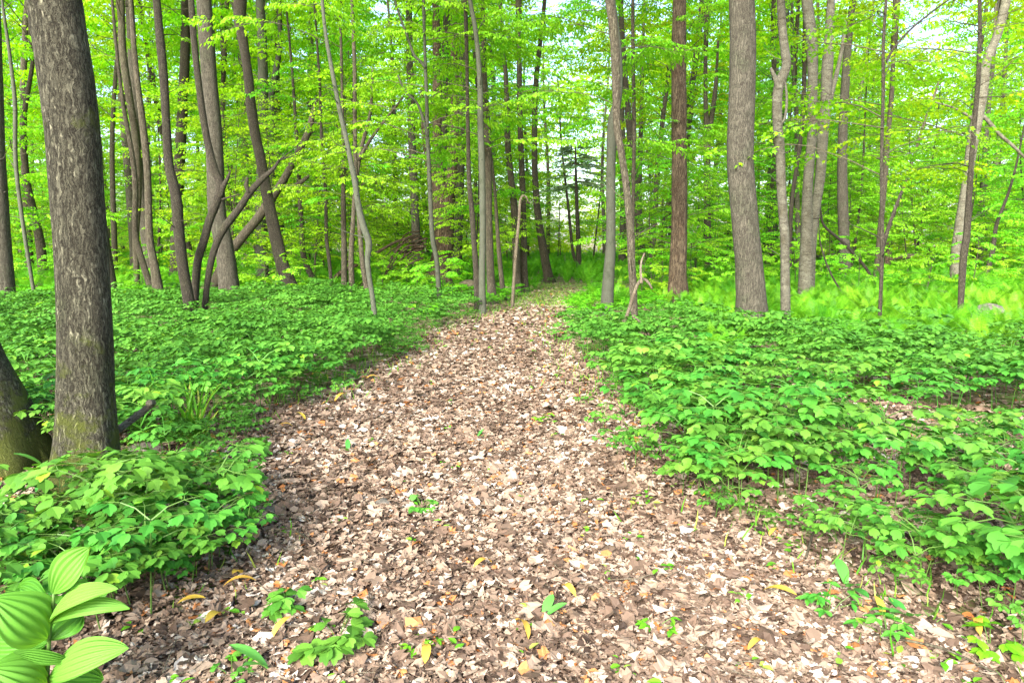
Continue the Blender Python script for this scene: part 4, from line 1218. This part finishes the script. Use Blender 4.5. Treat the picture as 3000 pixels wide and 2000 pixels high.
lt = [crumple(np.random.default_rng(800 + s), [0, 1, 2, 0, 1, 3, 2, 0, 1, 1][s % 10]) for s in range(20)]
rng = np.random.default_rng(31)
pts = []
for (y0, y1, dens, sz) in ((1.6, 3.5, 5600, 0.029), (3.5, 6, 3200, 0.034), (6, 10, 1200, 0.046), (10, 16, 260, 0.078), (16, 24, 110, 0.105)):
    n = int((y1 - y0) * (1.7 * (y0 + y1) / 2 + 1) * dens)
    yy = rng.uniform(y0, y1, n); xx = rng.uniform(-1, 1, n) * (0.82 * yy + 0.4)
    P = np.stack([xx, yy], 1)
    ins = inside(PATH, P)
    keep = ins | (rng.random(n) < (0.55 if y0 < 3 else 0.35 if y0 < 6 else 0.12))
    P = P[keep]
    pts.append(np.concatenate([P, np.full((len(P), 1), sz)], 1))
LP = np.concatenate(pts)
n = len(LP)
g = G()
which = rng.integers(0, 20, n)
tone = np.clip(rng.beta(1.8, 1.8, n) * 0.97 + 0.06 * np.sin(LP[:, 0] * 3.1 + 2 * np.sin(LP[:, 1] * 2)) + 0.02, 0, 0.955)
tone = np.where(rng.random(n) < 0.03, rng.uniform(0.96, 1.0, n), tone)
for k in range(20):
    m = which == k
    c = m.sum()
    az = rng.uniform(0, 6.28, c); tl = rng.normal(0, 0.2, c)
    X = np.stack([np.cos(az), np.sin(az), tl], 1)
    Nn = np.stack([rng.normal(0, 0.27, c), rng.normal(0, 0.27, c), np.where(rng.random(c) < 0.3, -1.0, 1.0)], 1)
    S = np.minimum(LP[m, 2] * rng.lognormal(0, 0.52, c), 0.115)
    P = np.stack([LP[m, 0], LP[m, 1], rng.uniform(0.008, 0.035, c)], 1) - X * S[:, None] * 0.5
    bake(g, lt[k], P, X, Nn, S, tone[m])
tag(g.build('leaf_litter', M_LITTER), 'thick layer of dry brown and bleached fallen leaves over path and floor', 'fallen leaves', kind='stuff')
# twigs and dry stalks lying in the litter
g = G()
for i in range(420):
    yy = 1.7 + 9 * rng.random() ** 1.6; xx = rng.uniform(-1, 1) * 0.8 * yy
    a = rng.uniform(0, 6.28); l = rng.uniform(0.05, 0.22)
    p0 = A([xx, yy, rng.uniform(0.02, 0.05)]); d = A([cos(a), sin(a), rng.normal(0, 0.1)]) * l
    tube(g, [p0, p0 + d * 0.5 + rng.normal(0, 0.012, 3), p0 + d], [0.0026, 0.002, 0.001], 4, cap=False)
tag(g.build('twig_litter', B_DEAD), 'thin dry twigs and stalks scattered over the fallen leaves', 'twigs', kind='stuff')

# green shoots dotted over the path and its edges
g = G()
P, X, Nn, S = [], [], [], []
for i in range(1500):
    yy = 1.8 + 19 * rng.random() ** 1.3; xx = rng.uniform(-1, 1) * 0.75 * yy
    if not inside(PATH, A([[xx, yy]]))[0]: continue
    if rng.random() > (0.30 if abs(math.sin(xx * 1.7) * math.sin(yy * 1.3 + xx)) < 0.35 else 0.75) * (1 if yy > 9 else 0.55): continue
    k = rng.integers(2, 6)
    for j in range(k):
        a = rng.uniform(0, 6.28); P.append([xx + rng.normal(0, 0.025), yy + rng.normal(0, 0.025), rng.uniform(0.02, 0.05)]); X.append([cos(a), sin(a), rng.uniform(0.0, 0.5)]); Nn.append([0, 0, 1]); S.append(rng.uniform(0.02, 0.05) * (1 if yy < 8 else 1.5))
bake(g, T_OVATE, A(P), A(X), A(Nn, float) + rng.normal(0, 0.2, (len(P), 3)), A(S), rng.random(len(P)))
tag(g.build('green_shoots', M_GRASS), 'tiny green seedlings sprouting through the leaves of the path', 'seedlings', kind='stuff')

# short grass at the path edges and on the far end of the path
g = G()
TB = (A([(0, -0.5, 0), (0, 0.5, 0), (0.6, 0.35, 0), (1, 0, -0.12), (0.6, -0.35, 0)], float) * A([1, 0.07, 1]), None, A([(0, 4, 2), (0, 2, 1), (4, 3, 2)]))
P = []
edge = PATH[:-3]
for i in range(9000):
    if rng.random() < 0.6:
        k = rng.integers(4, len(edge) - 1); t = rng.random(); q = edge[k] * (1 - t) + edge[k + 1] * t + rng.normal(0, 0.14 + 0.015 * edge[k][1], 2)
    else:
        q = gp(rng.uniform(1500, 1760), rng.uniform(832, 900))[:2] + rng.normal(0, 0.2, 2)
    if 2 < q[1] < 26 and (q[1] > 6 or rng.random() < 0.12): P.append([q[0], q[1], 0.0])
P = A(P); n = len(P)
bake(g, TB, P, np.stack([rng.normal(0, 0.45, n), rng.normal(0, 0.45, n), np.ones(n)], 1), rng.normal(0, 1, (n, 3)), rng.uniform(0.05, 0.14, n), rng.random(n))
tag(g.build('grass', M_GRASS), 'short thin grass along the path edges and at its far end', 'grass', kind='stuff')


# ------------------------------------------------------------------ single plants
def blade(g, base, tip, width, arch=0.05, up=A([0, 0, 1.0]), pleat=0.0, npl=7, nu=12, nv=7, rnd=0.5, power=0.75, curl=0.0, mid=0.45):
    """one broad leaf from base to tip, arching along up"""
    base, tip = A(base, float), A(tip, float)
    ax = tip - base; l = np.linalg.norm(ax); ax /= l
    u_ = up - ax * np.dot(up, ax); u_ /= np.linalg.norm(u_) + 1e-9
    sd = np.cross(u_, ax)
    V = []
    for i in range(nu + 1):
        t = i / nu
        c = base + ax * l * t + u_ * (arch * 4 * t * (1 - t))
        tt = t ** (math.log(0.5) / math.log(mid))
        w = width * 0.5 * (math.sin(pi * tt) ** power) * (1 if t < 0.93 else 0.85) + (0.003 if 0 < i < nu else 0.0008)
        for j in range(nv + 1):
            v = 2 * j / nv - 1
            z = 0.10 * width * abs(v) * (1 - curl * 3) - curl * width * v * v + pleat * math.cos(v * pi * npl) * min(1, w / (0.3 * width))
            V.append(c + sd * w * v + u_ * z)
    idx = np.arange((nu + 1) * (nv + 1)).reshape(nu + 1, nv + 1)
    Q = np.stack([idx[:-1, :-1], idx[1:, :-1], idx[1:, 1:], idx[:-1, 1:]], -1).reshape(-1, 4)
    g.add(V, Q, None, rnd)


# big pleated-leaf plant close to the camera
Yp = 1.92
root = thing('pleated_plant', 'big broad-leaved plant with deeply pleated leaves, cropped by the picture corner', 'plant', tuple(gp(140, 2060) * A([1, 1, 0])))
g = G()
tube(g, catmull([root.location[:], at(137, 2010, Yp), at(141, 1940, Yp), at(145, 1860, Yp), at(154, 1790, Yp), at(158, 1735, Yp)], 16), np.linspace(0.008, 0.0045, 16), 8)
g.build('stem', M_STEM, root, smooth=True)
for (bx, by, tx, ty, w, arch, dy, upv, rn, curl) in [
    (158, 1736, 268, 1602, 0.105, 0.015, 0.04, (-0.35, -1, 0.25), 0.75, 0.0),
    (148, 1822, 346, 1722, 0.075, 0.045, -0.06, (-0.25, -0.55, 1), 0.9, 0.1),
    (148, 1822, 378, 1778, 0.07, 0.035, -0.02, (0.0, -0.3, 1), 0.8, 0.15),
    (141, 1868, -25, 1752, 0.15, 0.05, -0.10, (0.25, -0.75, 1), 0.6, 0.12),
    (145, 1880, 243, 1800, 0.13, 0.02, 0.09, (-0.2, -0.9, 0.5), 0.35, 0.0),
    (143, 1985, 376, 1896, 0.115, 0.04, -0.03, (-0.15, -0.7, 1), 0.8, 0.1),
    (143, 1985, 302, 1990, 0.09, 0.01, 0.08, (-0.1, -0.8, 0.8), 0.45, 0.0),
    (206, 1935, 38, 1908, 0.035, 0.012, -0.06, (0, -0.9, 0.5), 0.7, 0.2),
    (137, 2010, -30, 1955, 0.14, 0.05, -0.12, (0.2, -0.6, 1), 0.65, 0.15),
    (140, 1880, -40, 1880, 0.13, 0.04, 0.03, (0.1, -0.9, 0.6), 0.4, 0.1),
    (150, 1770, 58, 1722, 0.09, 0.02, 0.12, (0.1, -0.9, 0.6), 0.25, 0.0),
    (141, 1900, 40, 1870, 0.10, 0.02, 0.16, (0, -0.9, 0.6), 0.15, 0.0),
    (139, 2000, 250, 2060, 0.10, 0.02, 0.05, (0, -0.5, 1), 0.5, 0.0)]:
    g = G()
    blade(g, at(bx, by, Yp), at(tx, ty, Yp + dy), w, arch, A(upv, float), pleat=0.0038, npl=6, nu=26, nv=48, rnd=rn, power=0.8, curl=curl, mid=0.5)
    g.build('leaf', M_PLEAT, root, smooth=True)


def leek(px, py, label, leaves, mat=M_LEEK, name='wild_leek', group='wild leeks on the path side', cat='plant'):
    """rosette of strap leaves: (azimuth deg, length, width, rise, tone)"""
    o = gp(px, py)
    root = thing(name, label, cat, (o[0], o[1], 0), group)
    for (az, l, w, ri, tone) in leaves:
        a = radians(az)
        g = G()
        blade(g, o + A([0, 0, 0.01]), o + A([cos(a) * l * cos(ri), sin(a) * l * cos(ri), l * math.sin(ri) + 0.01]), w, l * 0.12, nu=8, nv=4, rnd=tone, mid=0.6, pleat=0)
        g.build('leaf', mat, root, smooth=True)
    return root


rng = np.random.default_rng(55)
LK = 'broad strap-leaved green plant '
for (px, py, lab, n, l) in [
    (640, 1375, LK + 'beside the reddish soil patch', 4, 0.17), (700, 1400, 'low strap-leaved plant drooping towards the path beyond the clump', 4, 0.16),
    (600, 1390, 'single upright strap-leaved plant just above the clump edge', 2, 0.20), (1020, 1330, 'small strap-leaved plant amid the path', 3, 0.11),
    (1045, 1115, LK + 'at the path edge under the carpet', 5, 0.2), (1000, 1135, 'yellowing strap-leaved plant at the path edge', 4, 0.18),
    (1400, 1285, 'small pale strap-leaved plant near the middle of the path', 4, 0.10), (1590, 1825, 'single glossy green blade with a yellow one, low on the path', 2, 0.15),
    (790, 1975, 'green drooping blade growing low by the camera', 2, 0.16), (2480, 1735, 'broad pale-veined plant at the near bank edge', 3, 0.16),
    (1830, 1225, 'pleated green plant under the bank edge', 5, 0.14), (2560, 1110, 'cluster of tall strap leaves in the gap of the bank', 7, 0.26),
    (2620, 1150, 'strap-leaved plant in the bank gap, darker of two', 6, 0.24), (140, 1390, 'folded grey-green blade standing against the mossy foot', 2, 0.24),
    (110, 1470, 'strap leaves sprawling at the mossy foot', 5, 0.2), (330, 1275, 'strap leaves behind the broken stick', 4, 0.2), (480, 1280, 'upright blades beside the grass tuft', 3, 0.18),
    (2660, 1820, 'large yellow-green ribbed leaf plant lying by the near bank', 4, 0.15)]:
    leek(px, py, lab, [(rng.uniform(0, 360), l * rng.uniform(0.7, 1.1), l * rng.uniform(0.2, 0.3), rng.uniform(0.15, 0.95), float(rng.uniform(0.1, 0.72))) for _ in range(n)])

# yellowed leaves lying about
ylab = 'yellowed strap leaf lying on the brown leaves'
g0 = G(); blade(g0, A([-0.06, 0, 0.02]), A([0.07, 0.01, 0.03]), 0.03, 0.02, nu=8, nv=3, rnd=0.4, pleat=0)
ym = [g0.mesh('yellow_leaf', M_YELLOW, smooth=True)]
g0 = G(); blade(g0, A([-0.07, 0, 0.03]), A([0.06, -0.02, 0.015]), 0.022, 0.03, nu=8, nv=3, rnd=0.8, pleat=0)
ym.append(g0.mesh('yellow_leaf', M_YELLOW, smooth=True))
for (px, py) in [(735, 1480), (690, 1710), (700, 1740), (560, 1790), (830, 1870), (1660, 1760), (1000, 1180), (870, 1205), (880, 1235), (1800, 1300), (2080, 1470), (2270, 1580), (2280, 1770), (2630, 1780), (2560, 1800), (2870, 1870),
                 (1410, 1680), (2210, 1920), (640, 1350), (840, 1260), (960, 1195), (1090, 1120), (1190, 1060), (1250, 1950), (1510, 1870), (2860, 1170), (2530, 1250), (620, 1840), (1600, 1085), (930, 1110)]:
    o = gp(px, py)
    q = link('yellow_leaf', ym[int(rng.integers(2))], None, (o[0], o[1], 0.02), float(rng.uniform(0, 6.28)), float(rng.uniform(0.7, 1.3)))
    q.rotation_euler = (float(rng.normal(0, 0.25)), float(rng.normal(0, 0.2)), q.rotation_euler[2])
    tag(q, ylab, 'leaf', 'yellowed leaves on the ground')


def herb(px, py, label, n, h, r, ls, mat=M_COHOSH, tm=T_COH, seed=1):
    o = gp(px, py); rg = np.random.default_rng(seed + px)
    root = thing('small_herb', label, 'plant', (o[0], o[1], 0))
    st, P, X = G(), [], []
    for i in range(n):
        a = rg.uniform(0, 6.28); rr = r * math.sqrt(rg.random())
        q = o + A([cos(a) * rr, sin(a) * rr, h * rg.uniform(0.4, 1)])
        tube(st, [o + A([0, 0, 0]), (o + q) / 2 + A([0, 0, 0.01]), q], [0.002, 0.0016, 0.0012], 4, cap=False)
        for k in range(3):
            c = a + (k - 1) * 1.2; P.append(q); X.append([cos(c), sin(c), rg.uniform(-0.3, 0.1)])
    P, X = A(P), A(X)
    g = G(); bake(g, tm, P, X, A([0, 0, 1.0]) + rg.normal(0, 0.2, (len(P), 3)), ls * rg.uniform(0.7, 1.2, len(P)), rg.uniform(0.2, 0.9, len(P)))
    g.build('foliage', mat, root); st.build('stem', M_STEM, root)


herb(1240, 1500, 'small dark green herb alone amid the brown leaves of the path', 14, 0.08, 0.07, 0.04)
herb(850, 1800, 'three-leaved green seedling low on the path near the pleated plant', 8, 0.13, 0.08, 0.055)
herb(990, 1885, 'sprawling green plant lying over the leaves, largest on the near path', 16, 0.10, 0.17, 0.06)
herb(1230, 1905, 'tiny bright herb beside the sprawling green plant', 7, 0.05, 0.07, 0.035, M_FERN, T_OVATE)
herb(1920, 1850, 'wispy green herb amid the leaves, mid near path', 6, 0.07, 0.07, 0.035, M_FERN, T_OVATE)
herb(2430, 1800, 'dark green leafy herb where the near bank meets the path', 10, 0.10, 0.09, 0.05, tm=T_OVATE)
herb(2600, 1870, 'green herb with drooping leaves below the near bank', 8, 0.10, 0.12, 0.05, tm=T_OVATE)
herb(1600, 1240, 'light green herb at the path middle beyond the dark one', 8, 0.07, 0.09, 0.04, M_FERN)
herb(2900, 1920, 'pale leafy herb in the near corner by the bank', 8, 0.09, 0.12, 0.05, M_FERN)
herb(680, 1990, 'green seedlings at the near path edge below the sprawling plant', 8, 0.05, 0.10, 0.03)
herb(1240, 960, 'bright yellow-green seedling standing over the carpet near the bent grey stem', 12, 0.65, 0.25, 0.10, M_FERN, T_OVATE)
herb(2600, 900, 'bright broad-leaved seedling standing over the bank near the slim maple', 9, 0.75, 0.22, 0.17, M_FERN, T_OVATE)
herb(140, 960, 'yellow-green fern-like seedling behind the thickest trunk', 14, 0.5, 0.3, 0.12, M_FERN, T_OVATE)

# grass tuft by the broken stick
o = gp(565, 1300); root = thing('grass_tuft', 'tuft of long bright grass blades at the carpet edge by the soil patch', 'plant', (o[0], o[1], 0))
g = G(); rg = np.random.default_rng(9)
for i in range(60):
    a = rg.uniform(0, 6.28); l = rg.uniform(0.22, 0.58); b = o + A([rg.normal(0, 0.05), rg.normal(0, 0.03), 0])
    blade(g, b, b + A([cos(a) * l * 0.45, sin(a) * l * 0.45, l * rg.uniform(0.6, 1)]), 0.009, l * 0.08, nu=5, nv=1, rnd=rg.random(), up=A([cos(a), sin(a), 0.3]) * -1)
g.build('blades', M_GRASS, root)


# ------------------------------------------------------------------ stones, soil, logs, fallen wood
def lump(name, label, cat, c, r, mat, seed, amp=0.18, f=3.0):
    n1, n2 = 28, 18
    th = np.linspace(0, pi, n2); ph = np.arange(n1) * 2 * pi / n1
    D = np.stack([np.outer(np.sin(th), np.cos(ph)), np.outer(np.sin(th), np.sin(ph)), np.outer(np.cos(th), np.ones(n1))], -1)
    D = D * (1 + amp * wob(D, f, seed) + amp * 0.4 * wob(D, f * 3, seed + 1))[..., None]
    V = D * A(r) + A(c)
    idx = np.arange(n1 * n2).reshape(n2, n1); nx_ = np.roll(idx, -1, 1)
    Q = np.stack([idx[:-1], idx[1:], nx_[1:], nx_[:-1]], -1).reshape(-1, 4)
    g = G(); g.add(V, Q)
    o = g.build(name, mat, None, smooth=True)
    # origin at its own place
    me = o.data; loc = A(c)
    co = np.empty(len(me.vertices) * 3, np.float32); me.vertices.foreach_get('co', co)
    me.vertices.foreach_set('co', (co.reshape(-1, 3) - loc).astype(np.float32).ravel()); o.location = tuple(float(v) for v in c)
    return tag(o, label, cat)


def ground_at(px, py, z): q = gp(px, py); return (q[0], q[1], z)


lump('stone', 'flat grey stone at the thickest trunk foot above the clump', 'stone', ground_at(430, 1325, 0.015), (0.14, 0.08, 0.05), M_STONE, 1)
lump('stone', 'rounded stone below the reddish soil patch', 'stone', ground_at(490, 1385, 0.01), (0.075, 0.06, 0.045), M_STONE, 2)
lump('stone', 'pale stone bedded in the leaves mid path', 'stone', ground_at(1122, 1485, 0.005), (0.055, 0.05, 0.04), M_STONE, 3)
lump('stone', 'small dark stone at the path edge beside the clump', 'stone', ground_at(680, 1490, 0.005), (0.055, 0.045, 0.03), M_STONE, 4)
lump('stone', 'flattish stone nearest the clump edge on the path', 'stone', ground_at(800, 1500, 0.0), (0.07, 0.05, 0.03), M_STONE, 5)
lump('soil_mound', 'patch of bare reddish-brown soil by the grass tuft', 'soil', ground_at(545, 1355, -0.005), (0.21, 0.2, 0.05), M_SOIL, 6, 0.1)
lump('boulder', 'weathered grey boulder among the ferns under the dark slender trunk', 'boulder', tuple(gp(2895, 925, 0.2) * A([1, 1, 0]) + A([0, 0, 0.22])), (0.32, 0.28, 0.17), M_STONE, 7)


def deadwood(name, label, cat, lines, mat, Y=None, zb=0.1, sides=12, rough=0.16):
    """lines: polylines of (px, py, w); all at depth Y"""
    if Y is None: Y = gp(lines[0][-1][0], lines[0][-1][1], zb)[1]
    W0 = at(lines[0][-1][0], lines[0][-1][1], Y)
    root = thing(name, label, cat, (W0[0], W0[1], 0))
    for i, ln in enumerate(lines):
        W = A([at(x, y, Y) for x, y, w in ln]); r = A([w / 2 * depth(q) / F for (x, y, w), q in zip(ln, W)])
        W[:, 1] += 0.12 * np.sin(np.linspace(0, 3, len(W)) + i)
        C4 = catmull(np.concatenate([W, r[:, None]], 1), max(8, 6 * len(W)))
        g = G(); tube(g, C4[:, :3], np.abs(C4[:, 3]), sides, rough, i + 1.0); g.build('trunk' if i == 0 else 'branch', mat, root, smooth=True)
    return root


deadwood('broken_stick', 'thick broken stick with a pale snapped end poking out behind the thickest trunk', 'stick', [[(436, 1180, 19), (425, 1190, 20), (395, 1213, 21), (362, 1240, 22), (300, 1290, 22)]], B_BIRCH, Y=3.75)
deadwood('fallen_log', 'rotten tan log lying in green growth behind the smooth grey pair', 'log', [[(1300, 856, 6), (1330, 846, 16), (1370, 834, 30), (1388, 842, 34), (1398, 856, 18)]], B_DEAD, zb=0.1)
deadwood('fallen_log', 'tan log end with a dark stick lying beside the path bend', 'log', [[(1452, 866, 12), (1470, 856, 22), (1500, 850, 26), (1512, 860, 18)], [(1490, 868, 4), (1530, 861, 6)]], B_DEAD, zb=0.1)
deadwood('fallen_log', 'bleached log lying on the ferns beyond the slim young maple', 'log', [[(2612, 760, 10), (2640, 752, 13), (2680, 752, 16), (2700, 757, 14)]], B_DEAD, zb=0.75)
deadwood('tree_stump', 'splintered reddish stump at the end of the bleached log', 'stump', [[(2607, 718, 2), (2606, 738, 9), (2604, 756, 14), (2602, 775, 16)], [(2616, 736, 2), (2612, 748, 6), (2608, 766, 8)]], B_SHAG, zb=0.6)
deadwood('fallen_log', 'short pale log in the ferns between the birches and the dark broad trunk', 'log', [[(2426, 742, 9), (2445, 748, 13), (2458, 756, 12)]], B_DEAD, zb=0.75)
deadwood('rotten_log', 'crumbling rotten log end with shelves in the ferns by the dark slender trunk', 'log', [[(2788, 866, 10), (2770, 858, 18), (2748, 864, 14)], [(2760, 900, 26), (2775, 880, 30), (2780, 862, 16)], [(2745, 915, 14), (2765, 905, 24), (2785, 898, 20)]], B_DEAD, zb=0.3)
deadwood('fallen_branch', 'crooked dead branch hooked upward beside the path, before the leaning pair', 'branch',
         [[(1911, 846, 5), (1900, 826, 8), (1888, 819, 9), (1876, 830, 10), (1862, 864, 11), (1844, 918, 11), (1826, 955, 10), (1810, 985, 9)],
          [(1893, 742, 4), (1884, 768, 6), (1878, 795, 7), (1876, 828, 8)], [(1916, 1005, 2), (1900, 985, 3), (1876, 945, 5), (1848, 922, 6)], [(1850, 960, 3), (1862, 945, 3), (1872, 938, 4)]], B_DEAD, zb=0.3, sides=9)
deadwood('fallen_branch', 'long fallen limb slanting behind the bent grey stem to the shaggy trunk', 'branch',
         [[(1210, 692, 6), (1152, 712, 8), (1090, 748, 10), (1045, 775, 11), (1000, 795, 12), (970, 825, 12)], [(1172, 712, 5), (1150, 750, 6), (1135, 790, 8), (1128, 812, 8)]], B_SHAG, zb=0.3, sides=8)
ln = []
rg = np.random.default_rng(4)
for i in range(18):
    x, yq = 1255 - rg.uniform(0, 30), rg.uniform(660, 760); a = radians(rg.uniform(150, 205)); l = rg.uniform(50, 125)
    ln.append([(x - l, yq + l * 0.55 * sin(a * 2.2) + rg.uniform(0, 50), 2), (x - l * 0.5, yq + rg.uniform(0, 22), 4), (x, yq, 6)])
deadwood('dead_treetop', 'tangle of bare brown twigs of a fallen treetop by the shaggy trunk', 'branch', ln, B_SHAG, Y=gp(1286, 832, 0.2)[1] - 0.9, sides=5)
deadwood('fallen_stick', 'long thin pale stick lying across the gap in the bank', 'stick', [[(2470, 1234, 11), (2530, 1244, 11), (2600, 1262, 10), (2700, 1300, 9), (2760, 1320, 6)]], B_DEAD, Y=gp(2600, 1300)[1], sides=8)
o1, o2, o3 = gp(2500, 1800), gp(2760, 1930), gp(2920, 2010)
for (pp, lab) in (([gp(2560, 1880), gp(2760, 1945), gp(2930, 2010)], 'thin brown fallen twig lying at the near corner below the bank'),
                  ([gp(2360, 1650), gp(2385, 1570), gp(2390, 1500)], 'mossy grey twig sticking from the near bank edge'),
                  ([gp(800, 1575), gp(850, 1580), gp(905, 1600)], 'short dark curved twig lying on the path near the clump')):
    root = thing('fallen_twig', lab, 'twig', (pp[1][0], pp[1][1], 0))
    g = G(); tube(g, catmull(A(pp) + A([[0, 0, 0.03], [0, 0, 0.06], [0, 0, 0.04]]), 12), np.linspace(0.006, 0.003, 12), 6, 0.1); g.build('wood', B_TWIG, root, smooth=True)
